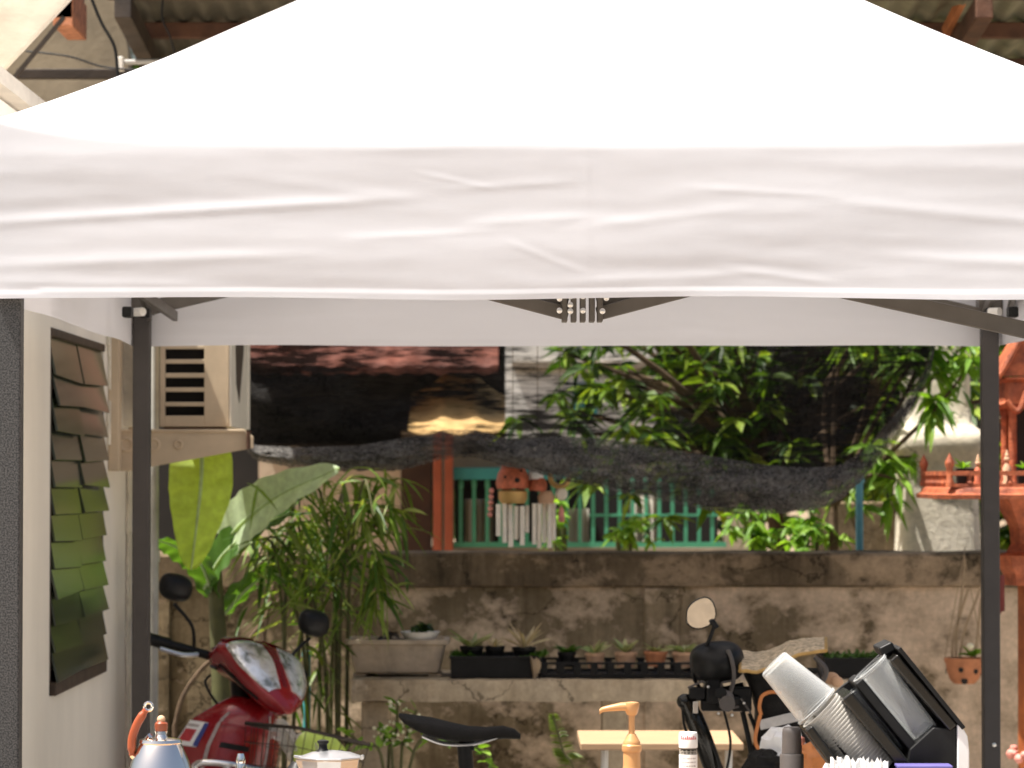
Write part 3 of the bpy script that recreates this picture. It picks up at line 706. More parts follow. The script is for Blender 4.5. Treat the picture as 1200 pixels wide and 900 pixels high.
# ------------------------------------------------------------------ shade net
SY = 9.97
edge = [(282, 520), (300, 540), (350, 549), (420, 553), (480, 549), (525, 537), (560, 536), (600, 548), (650, 560), (700, 571), (760, 585), (830, 598), (900, 602), (950, 600), (985, 585), (1015, 560), (1045, 520), (1072, 480), (1090, 435), (1097, 395)]
hemtop = [(282, 508), (300, 522), (350, 524), (420, 522), (480, 512), (525, 503), (560, 504), (600, 516), (650, 511), (700, 513), (760, 522), (830, 534), (900, 545), (950, 548), (985, 545), (1015, 525), (1045, 490), (1072, 458), (1090, 422), (1097, 392)]
def interp(tab, x):
    for (a, b), (c, d) in zip(tab, tab[1:]):
        if x <= c: return b + (d - b) * max(0, (x - a)) / (c - a)
    return tab[-1][1]
sn = thing('shade_net', 'torn black shade net sagging across the back above the wall', 'net', P(690, 400, SY))
def netf(u, v):
    px = 283 + (1097 - 283) * u; e = interp(edge, px); py = 340 + (e - 4 - 340) * v
    p = P(px, py, SY); p.y += 0.035 * math.sin(v * 15 + 2.5 * noise.noise(Vector((u * 6, v * 2, 0)))) * (0.4 + v) * 0.6 + 0.05 * noise.noise(Vector((u * 9, v * 5, 1)))
    return p
part('mesh_cloth', MB().grid(netf, 130, 40), M['net'], sn)
def hemf(u, v):
    px = 281 + (1098 - 281) * u; a = interp(hemtop, px); e = interp(edge, px); wob = 3.5 * noise.noise(Vector((px * 0.025, 0, 0))) + 2.0 * noise.noise(Vector((px * 0.11, 3, 0))) + 1.3 * noise.noise(Vector((px * 0.4, 6, 0)))
    py = a + (e - a) * v + wob * v
    p = P(px, py, SY - 0.05); p.y += -0.035 * math.sin(v * math.pi) + 0.012 * noise.noise(Vector((u * 60, v * 6, 4)))
    return p
part('folded_hem', MB().grid(hemf, 200, 12), M['nethem'], sn)
mb = MB()
for (a, b, c, d) in ((283, 345, 283, 300), (690, 342, 690, 280), (1096, 342, 1096, 280)): mb.tube([P(a, b, SY), P(c, d, SY - 0.02) + Vector((0, 0, 0.3))], 0.003, 5)
mb.tube([P(275, 341, SY), P(690, 343, SY), P(1105, 341, SY)], 0.004, 6)
part('hanging_rope', mb, M['black'], sn)

# ------------------------------------------------------------------ air conditioner + bracket + pipe
AY = 8.85
b0 = P(120, 503, AY - 0.03)
bt = thing('wall_bracket', 'beige steel bracket with round dents carrying the air conditioner', 'bracket', (HX, AY, b0.z))
poly = [(128, 503), (286, 503), (297, 512), (297, 525), (150, 552), (128, 552)]
mb = MB(); mb.prism([P(a, b, AY - 0.03) for a, b in poly], (0, 0.006, 0)); mb.prism([P(a, b, AY - 0.036) for a, b in [(128, 503), (286, 503), (286, 506), (128, 506)]], (0, 0.04, 0))
part('arm', mb, M['acbeige'], bt, 0.002)
mb = MB(); mb.prism([P(a, b, AY + 0.4) for a, b in poly], (0, 0.006, 0)); part('arm', mb, M['acbeige'], bt, 0.002)
mb = MB(); mb.span((HX + 0.001, AY - 0.10, Z(552, AY)), (HX + 0.03, AY - 0.036, Z(395, AY))); part('wall_plate', mb, M['acbeige'], bt, 0.003)
mb = MB(); mb.span((HX + 0.001, AY + 0.37, Z(552, AY)), (HX + 0.03, AY + 0.43, Z(395, AY))); part('wall_plate', mb, M['acbeige'], bt, 0.003)
for px, r_ in ((148, 9), (180, 8), (209, 5.5)):
    c = P(px, 521, AY - 0.03); kk = AY / FPX
    mb = MB(); mb.lathe([(r_ * kk, 0), (r_ * kk * 0.95, 0.004), (r_ * kk * 0.75, 0.005), (r_ * kk * 0.6, 0.001), (0.001, 0.0005)], c, 20, (0, -1, 0)); part('dent', mb, M['acbeige'], bt)
mb = MB(); mb.tube([P(291, 505, AY - .04), P(291, 526, AY - .04)], 0.006, 8); part('bolt', mb, M['rust'], bt)
at_ = thing('air_conditioner', 'aged beige outdoor air conditioner with slotted side vents on the wall bracket', 'air conditioner', P(237, 499, AY))
x0, x1 = X(187, AY), X(268, AY); x2 = X(288, AY); z0 = Z(500, AY); z1 = z0 + 0.52
slots = [(392, 405), (409, 421), (426, 437), (442.5, 454), (459, 471), (476, 487)]
sx0, sx1 = X(193, AY), X(239, AY)
mb = MB(); cuts = [z0] ; 
zs = sorted([(Z(b, AY), Z(a, AY)) for a, b in slots])
mb.span((x0, AY, z0), (sx0, AY + 0.02, z1)); mb.span((sx1, AY, z0), (x1, AY + 0.02, z1))
prev = z0
for a, b in zs: mb.span((sx0, AY + 0.0005, prev), (sx1, AY + 0.02, a)); prev = b
mb.span((sx0, AY + 0.0005, prev), (sx1, AY + 0.02, z1))
mb.span((x0, AY + 0.021, z0), (x0 + 0.01, AY + 0.57, z1)); mb.span((x0 + 0.01, AY + 0.55, z0), (x1, AY + 0.57, z1)); mb.span((x0, AY, z1 + 0.001), (x1 + 0.01, AY + 0.57, z1 + 0.015)); mb.span((x0 + 0.01, AY + 0.021, z0), (x1, AY + 0.54, z0 + 0.01))
part('casing', mb, M['acbeige'], at_, 0.0015)
part('vent_recess', MB().span((sx0 - 0.01, AY + 0.05, z0 + 0.02), (sx1 + 0.01, AY + 0.06, z1 - 0.02)), M['dark'], at_)
ad = 0.57
mb = MB(); mb.span((x1 + 0.0005, AY + 0.004, z0), (x1 + 0.006, AY + ad - 0.035, z1)); mb.span((x1 + 0.0005, AY + ad - 0.034, z0), (x1 + 0.012, AY + ad, z1))
part('front_cover', mb, M['acedge'], at_, 0.001)
mb = MB(); mb.prism([(x1 + 0.0062, AY + 0.06, z1), (x1 + 0.0062, AY + 0.42, z1), (x1 + 0.0062, AY + 0.40, z0 + 0.22), (x1 + 0.0062, AY + 0.26, z0 + 0.07), (x1 + 0.0062, AY + 0.16, z0 + 0.12)], (0.001, 0, 0)); part('grille_shading', mb, M['darkwood'], at_)  # flat dark shape that paints the shading of the curved grille side
for i in range(2):
    mb = MB(); mb.span((x0 + 0.01, AY + .01 + i * .42, z0 - 0.008), (x1 - .01, AY + .06 + i * .42, z0 - 0.001)); part('foot', mb, M['rust'], at_)
mb = MB(); mb.tube([P(181, 400, 9.4), P(181, 900, 9.4) * 1.0], 0.013, 12)
mb.tube([P(181, 470, 9.4), P(181, 480, 9.4)], 0.017, 12); mb.tube([P(181, 640, 9.4), P(181, 652, 9.4)], 0.017, 12)
pp = MB(); pp.tube([(X(181, 9.4), 9.4, 0), (X(181, 9.4), 9.4, 2.2)], 0.013, 12); pp.tube([(X(181, 9.4), 9.4, 1.3), (X(181, 9.4), 9.4, 1.33)], 0.017, 12)
solo('drain_pipe', pp, M['greypipe'], 'weathered pale drain pipe behind the dark left rear tent leg', 'pipe')
mb = MB(); mb.span((X(134, 9.1), 9.1, Z(500, 9.1)), (X(156, 9.1), 9.2, Z(380, 9.1)))
solo('meter_box', mb, M['housetrim'], 'grey brown box fixed between the wall bracket and the tent leg', 'box', bevel=0.004)

# ------------------------------------------------------------------ concrete bench
BY0, BY1 = 9.48, 9.98; bz = Z(797, BY0); bth = 25 / FPX * BY0
bn = thing('concrete_bench', 'long stained concrete bench along the wall carrying planters and seed trays', 'bench', (X(740, BY0), 9.7, 0))
bx0, bx1 = X(412, BY0), X(1080, BY0)
def slab(u, v):
    pr = [(BY1, 0), (BY0, 0), (BY0, bth), (BY1, bth)]
    i = min(int(v * 3 + 1e-6), 2); t = v * 3 - i; y = pr[i][0] * (1 - t) + pr[i + 1][0] * t; z = pr[i][1] * (1 - t) + pr[i + 1][1] * t
    x = bx0 + (bx1 - bx0) * u; n_ = 0.004 * noise.noise(Vector((x * 14, y * 10, z * 20)))
    return Vector((x, y + n_, bz - bth + z + n_))
mb = MB(); mb.grid(slab, 160, 12)
for xx in (bx0, bx1): mb.add([(xx, BY0, bz - bth), (xx, BY1, bz - bth), (xx, BY1, bz), (xx, BY0, bz)], [(0, 1, 2, 3)])
part('slab', mb, M['bench'], bn, smooth=30)
for a, b in ((424, 457), (705, 735), (985, 1015)):
    part('leg', MB().span((X(a, 9.52), 9.52, 0), (X(b, 9.52), 9.62, bz - bth - 0.001)), M['bench'], bn, 0.006)

# concrete trough with plants
TY = 9.58; tz = bz + 0.001
tt = thing('planter_trough', 'weathered concrete planter trough on the left end of the bench', 'planter', (X(465, TY), TY + 0.1, tz))
kk = TY / FPX; cx = X(465, TY); th_ = 44 * kk
def rect(hw, hd, z): return sring((cx, TY + 0.11, z), (1, 0, 0), (0, 1, 0), hw, hd, 40, 14)
mb = MB(); mb.loft([rect(46 * kk, 0.075, tz + 0.010), rect(50 * kk, 0.085, tz + 0.014), rect(57 * kk, 0.10, tz + th_ * 0.86), rect(61 * kk, 0.107, tz + th_ * 0.87), rect(61 * kk, 0.108, tz + th_), rect(55 * kk, 0.096, tz + th_), rect(54 * kk, 0.092, tz + th_ - 0.02)])
part('trough_body', mb, M['trough'], tt, 0.002, smooth=30)
for sx in (-1, 1):
    mb = MB(); mb.span((cx + sx * 44 * kk - 0.02, TY + 0.04, tz), (cx + sx * 44 * kk + 0.02, TY + 0.18, tz + 0.0098)); part('foot', mb, M['trough'], tt, 0.002)
mb = MB(); mb.ball((cx, TY + 0.11, tz + th_ - 0.02), (53 * kk, 0.09, 0.018), 20, 6, 0.3); part('soil', mb, M['soil'], tt)
def rosette(mb, c, n, L, W, lift, seed, droop=0.15):
    rr = random.Random(seed)
    for i in range(n):
        a = i * 2.4 + rr.uniform(-.3, .3); e = lift * rr.uniform(0.4, 1.5)
        mb.leaf(c, (math.cos(a), math.sin(a), e), L * rr.uniform(.7, 1.15), W, droop * rr.uniform(0, 1.4), 0.5)
mb = MB(); leafy(mb, (cx - 0.03, TY + 0.1, tz + th_ + 0.008), (0.03, 0.03, 0.016), 60, 0.03, 0.012, seed=3)
solo('wilted_herb', mb, M['darkwood'], 'dark wilted herb in the concrete trough', 'plant', smooth=0)
bw = thing('plant_bowl', 'white bowl with a small green plant sitting in the concrete trough', 'potted plant', (X(492, TY), TY + 0.06, tz + th_ - 0.004))
c0 = ORG[bw.name]
mb = MB(); mb.lathe([(0.03, 0), (0.045, 0.004), (0.058, 0.024), (0.06, 0.026), (0.055, 0.025), (0.04, 0.008), (0.001, 0.006)], c0, 24); part('bowl', mb, M['whitecap'], bw)
mb = MB(); leafy(mb, c0 + Vector((0, 0, 0.04)), (0.022, 0.022, 0.018), 60, 0.035, 0.016, seed=5, droop=0.2); part('plant', mb, M['hedge'], bw, smooth=0)

# black crate and seed trays
def tray(px0, px1, pytop, label, lattice, y0=9.54, dep=0.26):
    x0, x1 = X(px0, y0), X(px1, y0); h = Z(pytop, y0) - bz - 0.001; z0 = bz + 0.001
    t = thing('seed_tray', label, 'tray', ((x0 + x1) / 2, y0 + dep / 2, z0), group='black seed trays on the bench')
    mb = MB()
    if lattice:
        for yy in (y0, y0 + dep - 0.006):
            mb.span((x0, yy, z0), (x1, yy + 0.006, z0 + h * 0.3)); mb.span((x0, yy, z0 + h * 0.85), (x1, yy + 0.006, z0 + h))
            n_ = 9
            for i in range(n_ + 1):
                xx = x0 + (x1 - x0 - 0.022) * i / n_; mb.span((xx, yy + 0.001, z0 + h * 0.3), (xx + 0.022, yy + 0.005, z0 + h * 0.85))
    else:
        for yy in (y0, y0 + dep - 0.006): mb.span((x0, yy, z0), (x1, yy + 0.006, z0 + h))
        mb.span((x0 - 0.004, y0 - 0.005, z0 + h - 0.008), (x1 + 0.004, y0 - 0.0005, z0 + h))
    for xx in (x0, x1 - 0.006): mb.span((xx, y0 + 0.0065, z0), (xx + 0.006, y0 + dep - 0.0065, z0 + h))
    mb.span((x0 + 0.007, y0 + 0.007, z0), (x1 - 0.007, y0 + dep - 0.007, z0 + 0.006))
    part('tray_shell', mb, M['black'], t, 0.001)
    return x0, x1, z0, h
a0 = tray(528, 630, 769, 'solid sided black crate beside the concrete trough', False)
a1 = tray(633, 818, 776, 'long slotted black seed tray at the middle of the bench', True)
a2 = tray(966, 1062, 771, 'black crate at the right end of the bench behind the cups', False)
def mosstuft(px0, px1, a, label, y=9.6):
    mb = MB(); x0, x1 = X(px0, y), X(px1, y)
    for i in range(90): 
        mb.leaf((rnd.uniform(x0, x1), rnd.uniform(9.56, 9.72), a[2] + a[3] * 0.9), (rnd.uniform(-1, 1), rnd.uniform(-1, .5), rnd.uniform(.3, 1.4)), rnd.uniform(.015, .035), .012, 0.2, seg=2)
    solo('moss_tuft', mb, M['moss'], label, 'plant', smooth=0, group='tufts of moss in the trays')
mosstuft(529, 556, a0, 'bright moss tuft at the left end of the black crate'); mosstuft(612, 640, a0, 'moss tuft over the corner where crate and slotted tray meet'); mosstuft(968, 1050, a2, 'low moss growing along the right end crate')
def potted(px, pytop, r, h, pm, leafm, n, L, W, lift, label, seed, name='potted_plant', y=9.62, group='small pots of succulents on the bench'):
    zt = Z(pytop, y); c = Vector((X(px, y), y, zt - h))
    t = thing(name, label, 'potted plant', c, group=group)
    mb = MB(); mb.lathe([(r * 0.72, 0), (r * 0.92, h * 0.78), (r * 0.93, h * 0.80), (r, h * 0.81), (r, h), (r * 0.86, h), (r * 0.84, h * 0.88), (0.001, h * 0.87)], c, 22); part('pot', mb, M[pm], t)
    mb = MB(); rosette(mb, c + Vector((0, 0, h * 0.9)), n, L, W, lift, seed); part('leaves', mb, M[leafm], t, smooth=0)
potted(553, 757, .036, .05, 'black', 'aloe', 16, .085, .014, .55, 'spiky green succulent in a black pot, leftmost in the crate', 1)
potted(580, 757, .03, .05, 'black', 'aloedry', 10, .05, .014, .8, 'short dry succulent in a black pot at the middle of the crate', 2)
potted(614, 758, .036, .05, 'black', 'aloedry', 15, .105, .011, 1.0, 'tall bleached spiky succulent in a black pot at the right of the crate', 3)
potted(664, 764, .028, .045, 'black', 'moss', 14, .05, .02, .6, 'leafy little plant at the left end of the slotted tray', 4)
potted(697, 765, .030, .045, 'paleterra', 'aloe', 9, .062, .02, 1.0, 'clay pot with an upright pale sprig in the slotted tray', 5)
potted(733, 764, .034, .045, 'paleterra', 'aloe', 12, .062, .016, .9, 'clay pot with a bright tipped succulent, second clay pot in the slotted tray', 6)
potted(768, 763, .036, .045, 'terra', 'aloe', 11, .058, .014, .6, 'red clay pot with a flat succulent in the slotted tray', 7)
potted(802, 764, .038, .045, 'paleterra', 'aloe', 14, .075, .018, .5, 'wide clay pot with a star shaped succulent next to the black bicycle lamp', 8)
mb = MB(); mb.leaf(P(621, 768, 9.53), (0.15, -0.3, -1), 0.085, 0.045, 0, 0.6)
mb.leaf(P(629, 770, 9.53), (-0.1, -0.2, -1), 0.06, 0.03, 0, 0.5)
solo('dry_leaf', mb, M['drytwig'], 'curled tan dead leaf hanging over the corner of the black crate', 'leaf', smooth=0)

# ------------------------------------------------------------------ bamboo and banana at the left
bt_ = thing('bamboo', 'clump of bamboo with drooping narrow bright leaves behind the scooter', 'bamboo', (X(360, 9.75), 9.75, 0))
culm = MB(); lv = MB(); rr = random.Random(12)
for i in range(11):
    bx = X(rr.uniform(320, 420), 9.8); y = rr.uniform(9.6, 9.95); tx, ty = rr.uniform(300, 455), rr.uniform(555, 650)
    tip = P(tx, ty, y - rr.uniform(0, .25)); basep = Vector((bx, y, 0)); mid = Vector((bx * .7 + tip.x * .3, y, tip.z * .8))
    curve = arc([basep, (basep + mid) / 2, mid, tip, tip + Vector((rr.uniform(-.1, .14), -.08, -0.10))], 5)
    culm.tube(curve, [0.008 * (1 - .035 * j) for j in range(len(curve))], 6)
    for p in curve[8:]:
        for q in range(rr.randint(1, 3)):
            a = rr.uniform(0, 6.28); lv.leaf(p + Vector((rr.uniform(-.05, .05), rr.uniform(-.05, .05), rr.uniform(-.05, .05))), (math.cos(a), math.sin(a) - .2, rr.uniform(-.9, .35)), rr.uniform(.08, .17), rr.uniform(.009, .015), rr.uniform(.1, .6), 0.2)
for i in range(270):
    px, py = rr.gauss(362, 54), rr.gauss(632, 54)
    if not (285 < px < 480 and 545 < py < 725): continue
    y = rr.uniform(9.4, 9.9); p = P(px, py, y); a = rr.uniform(0, 6.28)
    lv.leaf(p, (math.cos(a), math.sin(a) - .2, rr.uniform(-1.1, .3)), rr.uniform(.08, .18), rr.uniform(.009, .016), rr.uniform(.1, .6), 0.2)
for a, b, c, d in ((430, 590, 475, 600), (425, 610, 455, 705), (400, 560, 480, 560), (440, 640, 440, 720)):
    for q in range(9):
        p = P(a + (c - a) * q / 9, b + (d - b) * q / 9, 9.5)
        for _ in range(3): lv.leaf(p, (rr.uniform(-.6, 1), rr.uniform(-.7, .4), rr.uniform(-1.1, .2)), rr.uniform(.08, .16), .016, .35, 0.2)
part('culm', culm, M['stem'], bt_); part('foliage', lv, M['bamboo'], bt_, smooth=0)

bp_ = thing('banana_plant', 'banana plant with one yellow and one pale broad leaf under the air conditioner', 'banana plant', (X(255, 9.55), 9.55, 0))
mb = MB(); mb.tube(arc([(X(255, 9.6), 9.6, 0), (X(262, 9.6), 9.6, .7), (X(250, 9.6), 9.6, 1.35)], 6), [.045 - .0022 * i for i in range(13)], 10); part('stem', mb, M['stem'], bp_)
def bigleaf(path, hw, m_, fold=0.25, tear=0.0, side=None):
    """path: spine points, hw: half width, twisted towards side"""
    sp = arc(path, 8); n = len(sp); mb = MB()
    side = Vector(side or (1, 0, 0))
    def fn(u, v):
        i = min(int(v * (n - 1)), n - 2); t = v * (n - 1) - i; p = sp[i].lerp(sp[i + 1], t); tg_ = (sp[i + 1] - sp[i]).normalized()
        s_ = (side - tg_ * side.dot(tg_)).normalized(); nn = s_.cross(tg_)
        wd = hw * (math.sin(math.pi * min(1, 0.06 + 0.94 * v) ** 0.75) ** 0.6) * (1 - 0.12 * v); q = u * 2 - 1
        rip = 0.006 * math.sin(v * 40 + q * 3) * abs(q)
        return p + s_ * q * wd + nn * (abs(q) * fold * wd + rip)
    mb.grid(fn, 16, 36)
    lf = part('leaf', mb, m_, bp_, smooth=60)
    rb = MB(); rb.tube([p - (Vector((0, 0.003, 0))) for p in sp], [0.006 * (1 - 0.8 * i / (n - 1)) + .001 for i in range(n)], 6); part('midrib', rb, M['bananapale'], lf)
bigleaf([P(237, 500, 9.45), P(236, 560, 9.38), P(231, 610, 9.36), P(224, 668, 9.38)], 0.098, M['banana'], 0.10, side=(1, 0.25, 0))
bigleaf([P(262, 640, 9.6), P(285, 612, 9.5), P(330, 578, 9.4), P(398, 548, 9.35)], 0.085, M['bananapale'], 0.2, side=(0.35, -0.5, -0.8))
bigleaf([P(240, 690, 9.6), P(262, 650, 9.55), P(300, 618, 9.5), P(345, 600, 9.5)], 0.06, M['bananadark'], 0.3, side=(0.4, -0.6, -0.6))
bigleaf([P(250, 700, 9.6), P(235, 660, 9.55), P(205, 640, 9.5), P(180, 632, 9.45)], 0.05, M['bananadark'], 0.3, side=(0.3, -0.6, 0.6))
bigleaf([P(262, 720, 9.65), P(290, 690, 9.6), P(320, 672, 9.6), P(350, 690, 9.6)], 0.05, M['bananadark'], 0.3, side=(0.3, -0.6, 0.6))
mb = MB()
for pts in ([(205, 850), (215, 815), (240, 780), (262, 770)], [(262, 770), (255, 720), (250, 660)], [(262, 860), (255, 800), (300, 740), (330, 700)], [(300, 820), (310, 740), (322, 680)]):
    mb.tube(arc([P(a, b, 9.85) for a, b in pts], 6), 0.007, 6)
mb.tube([(X(205, 9.85), 9.85, 0), P(205, 850, 9.85)], 0.008, 6); mb.tube([(X(300, 9.85), 9.85, 0), P(300, 820, 9.85)], 0.008, 6); mb.tube([(X(262, 9.85), 9.85, 0), P(262, 860, 9.85)], 0.008, 6)
solo('bare_sapling', mb, M['bark'], 'thin bare brown sapling twigs behind the red scooter', 'plant')
mb = MB(); gp = X(360, 9.95); mb.tube([(gp, 9.95, 0), (gp, 9.95, Z(765, 9.95))], 0.012, 10); mb.tube([(gp, 9.95, Z(769, 9.95)), (gp, 9.95, Z(763, 9.95))], .016, 10)
solo('garden_stake', mb, M['teal'], 'short teal plastic pipe standing behind the scooter mirror', 'pipe')
# weed with tiny cream flowers in front of the bench
wd = thing('flowering_weed', 'tall thin weed with small cream flowers beside the bench leg', 'weed', (X(465, 9.3), 9.3, 0))
st = MB(); lf = MB(); fl = MB(); rr = random.Random(5)
for i, pts in enumerate(([(455, 900), (464, 860), (466, 822)], [(470, 900), (474, 870), (488, 832)], [(460, 900), (452, 868), (444, 852)], [(480, 900), (520, 868), (565, 880), (575, 905)], [(450, 905), (425, 875), (405, 857)])):
    cv = arc([(X(462, 9.3), 9.3, 0)] + [P(a, b, 9.3 - .02 * i) for a, b in pts], 6); st.tube(cv, 0.0045, 6)
    for p in cv[8:]:
        lf.leaf(p, (rr.uniform(-1, 1), rr.uniform(-1, .3), rr.uniform(-.3, .8)), rr.uniform(.03, .06), .02, .2)
    if i < 3:
        for p in cv[9:]:
            for _ in range(2): fl.ball(p + Vector((rr.uniform(-.03, .03), -.01, rr.uniform(-.015, .02))), rr.uniform(.003, .006), 8, 5)
part('stem', st, M['stem'], wd); part('leaves', lf, M['shrub'], wd, smooth=0); part('flowers', fl, M['petal'], wd)
fn_ = thing('fern', 'single yellow green fern frond standing under the bench', 'fern', (X(668, 9.35), 9.35, 0))
fm = MB(); fs_ = MB(); cv = arc([(X(672, 9.35), 9.35, 0), P(675, 930, 9.35), P(660, 880, 9.33), P(648, 838, 9.3)], 12); fs_.tube(cv, 0.003, 5)
for i, p in enumerate(cv[14:]):
    t = i / len(cv[14:])
    for s_ in (-1, 1): fm.leaf(p, (s_, -.2, .35), .055 * (1 - .75 * t), .013, .15)
part('stem', fs_, M['stem'], fn_); part('frond', fm, M['fern'], fn_, smooth=0)

# ------------------------------------------------------------------ hanging clay pot
HY = 10.02
hp = thing('hanging_pot', 'round clay orchid pot with holes hanging on the wall at the right', 'potted plant', P(1130, 800, HY))
c = P(1130, 801, HY); kk = HY / FPX
mb = MB(); mb.lathe([(12 * kk, 0), (17 * kk, 5 * kk), (20.5 * kk, 15 * kk), (22 * kk, 24 * kk), (23.5 * kk, 26 * kk), (23.5 * kk, 30 * kk), (21 * kk, 30 * kk), (19 * kk, 22 * kk), (0.001, 20 * kk)], c, 28); pot = part('pot', mb, M['terra'], hp)
for a, zz, q in ((-108, 17, 3.0), (-58, 15, 3.0), (-97, 4, 4.0), (170, 14, 3.0), (20, 12, 3.0)):
    r_ = 20.3 * kk if zz > 10 else 16.4 * kk
    d = Vector((math.cos(R(a)), math.sin(R(a)), 0)); mb = MB(); mb.lathe([(q * kk, 0), (q * kk, 0.002)], c + d * (r_ + 0.001) + Vector((0, 0, zz * kk)), 12, d); part('drain_hole', mb, M['dark'], pot)
mb = MB()
for pts in ([(1120, 775), (1122, 735), (1128, 690), (1131, 655)], [(1124, 775), (1130, 740), (1145, 700), (1152, 680)], [(1142, 775), (1146, 740), (1150, 700)], [(1116, 776), (1118, 745), (1135, 690)]):
    mb.tube(arc([P(a, b, HY) for a, b in pts], 6), 0.004, 6)
part('twig', mb, M['drytwig'], hp)
mb = MB(); rosette(mb, P(1139, 770, HY - .02), 9, .055, .028, .7, 9); part('leaves', mb, M['shrub'], hp, smooth=0)
mb = MB(); mb.ball(P(1137, 757, HY - .05), (.012, .01, .01), 10, 6); part('blossom', mb, M['petal'], hp)
mb = MB()
mb.tube([P(1107, 772, HY), P(1130, 650, HY), P(1131, 640, HY + .1)], 0.0015, 5); mb.tube([P(1153, 772, HY), P(1130, 650, HY)], 0.0015, 5); part('wire', mb, M['drytwig'], hp)

# ------------------------------------------------------------------ wind chimes
WCY = 10.07
def chime_top(px, py, m_, w_, h_, name, t, eyes=False):
    kk = WCY / FPX; c = P(px, py, WCY)
    mb = MB(); mb.lathe([(w_ * .98 * kk, 0), (w_ * kk, h_ * .2 * kk), (w_ * .9 * kk, h_ * .55 * kk), (w_ * .62 * kk, h_ * .85 * kk), (w_ * .2 * kk, h_ * kk), (0.001, h_ * 1.02 * kk)], c, 24)
    mb.v = [p + Vector([noise.noise(p * 45 + Vector((7 * a_, 0, 0))) for a_ in (0, 1, 2)]) * .007 for p in mb.v]
    o = part(name, mb, M[m_], t)
    if eyes:
        for dx, dz, q in ((-9, .42, .6), (5, .30, 1.1), (10, .66, .5)):
            mb = MB(); mb.ball(P(px + dx, py - h_ * dz, WCY - w_ * (.92 - .5 * max(0, dz - .4)) * kk), (.008 * q, .006, .008 * q), 12, 7); part('opening', mb, M['dark'], o)
def hang(px, py0, t):
    mb = MB(); mb.tube([P(px, py0, WCY), P(px, 480, WCY), Vector((X(px, WCY), WCY, 2.86))], .0012, 5); part('cord', mb, M['drytwig'], t)
kk = WCY / FPX
cg = 'wind chimes hanging above the wall'
t = thing('wind_chime', 'wind chime with a red clay house top over a cluster of ivory tubes', 'wind chime', P(600, 640, WCY), group=cg)
chime_top(601, 572, 'redclay', 19, 31, 'clay_top', t, True); hang(601, 545, t)
mb = MB(); mb.lathe([(14 * kk, 0), (17 * kk, 6 * kk), (17 * kk, 14 * kk), (14 * kk, 16 * kk)], P(601, 590, WCY), 18); part('clay_ring', mb, M['gold'], t)
for dx, ln, r_ in ((-17, 36, 2.8), (-10, 44, 2.8), (-3, 49, 3.0), (4, 40, 2.8), (11, 47, 2.8), (17, 32, 2.4)):
    mb = MB(); mb.tube([P(601 + dx, 592 + rnd.uniform(-2, 2), WCY + rnd.uniform(-.03, .03)), P(601 + dx + rnd.uniform(-1, 1), 592 + ln, WCY + rnd.uniform(-.03, .03))], r_ * kk, 10); part('tube', mb, M['shell'], t)
mb = MB()
for q in range(5): mb.ball(P(576 - q * .5, 575 + q * 7, WCY), (3.2 * kk,) * 3, 8, 6)
part('bead_string', mb, M['pinkpetal'], t)
t = thing('wind_chime', 'wind chime of long tan tubes under a small red and white bird house', 'wind chime', P(637, 645, WCY), group=cg)
chime_top(630, 575, 'redclay', 11, 17, 'clay_top', t); chime_top(627, 562, 'white', 9, 18, 'roof', t); hang(630, 550, t)
mb = MB(); mb.lathe([(9 * kk, 0), (10 * kk, 8 * kk), (6 * kk, 15 * kk)], P(640, 590, WCY), 16); part('clay_ring', mb, M['paleterra'], t)
for dx, ln, r_ in ((-11, 48, 2.5), (-5, 52, 2.7), (1, 46, 2.8), (7, 52, 2.8), (12, 43, 2.5)):
    mb = MB(); mb.tube([P(637 + dx, 590, WCY + rnd.uniform(-.02, .03)), P(637 + dx, 590 + ln, WCY + rnd.uniform(-.02, .03))], r_ * kk, 10); part('tube', mb, M['shell'], t)
t = thing('wind_chime', 'wind chime with a golden ring, a white disc and a pink tassel', 'wind chime', P(658, 620, WCY), group=cg)
mb = MB(); c = P(656, 558, WCY)
mb.tube([c + Vector((math.cos(a) * 11 * kk, 0, math.sin(a) * 12 * kk)) for a in [q * .2617 for q in range(25)]], 3.2 * kk, 8, False); part('ring', mb, M['gold'], t)
mb = MB(); mb.ball(P(658, 579, WCY), (7.2 * kk, 3 * kk, 7.5 * kk), 18, 10); part('disc', mb, M['shell'], t)
mb = MB(); mb.lathe([(.001, 0), (3 * kk, -6 * kk), (4 * kk, -18 * kk), (2.5 * kk, -20 * kk)], P(658, 592, WCY), 10); part('tassel', mb, M['pinkpetal'], t); hang(656, 546, t)

# ------------------------------------------------------------------ spirit house
SHY = 8.9; kk = SHY / FPX; scx = X(1212, SHY + .3)
sh = thing('spirit_house', 'red terracotta spirit house on a tall ochre post at the right edge', 'spirit house', (scx, SHY + .31, 0))
cy = SHY + .31
def sqr(hw, z, e=9): return sring((scx, cy, z), (1, 0, 0), (0, 1, 0), hw, hw, 32, e)
zp = Z(585, SHY)
mb = MB(); mb.loft([sqr(131 * kk, zp), sqr(132 * kk, zp + 5 * kk), sqr(127 * kk, zp + 7 * kk), sqr(125 * kk, zp + 12 * kk), sqr(122 * kk, zp + 14 * kk)]); part('platform', mb, M['spirit'], sh, smooth=30)
zr = zp + 14.2 * kk
mb = MB(); hw = 118 * kk
for sx in (-1, 1):
    for sy in (-1, 1): mb.lathe([(5 * kk, 0), (5 * kk, 6 * kk), (3.5 * kk, 10 * kk), (4 * kk, 22 * kk), (5.5 * kk, 26 * kk), (5.5 * kk, 30 * kk), (2 * kk, 36 * kk), (.001, 40 * kk)], (scx + sx * hw, cy + sy * hw, zr), 12)
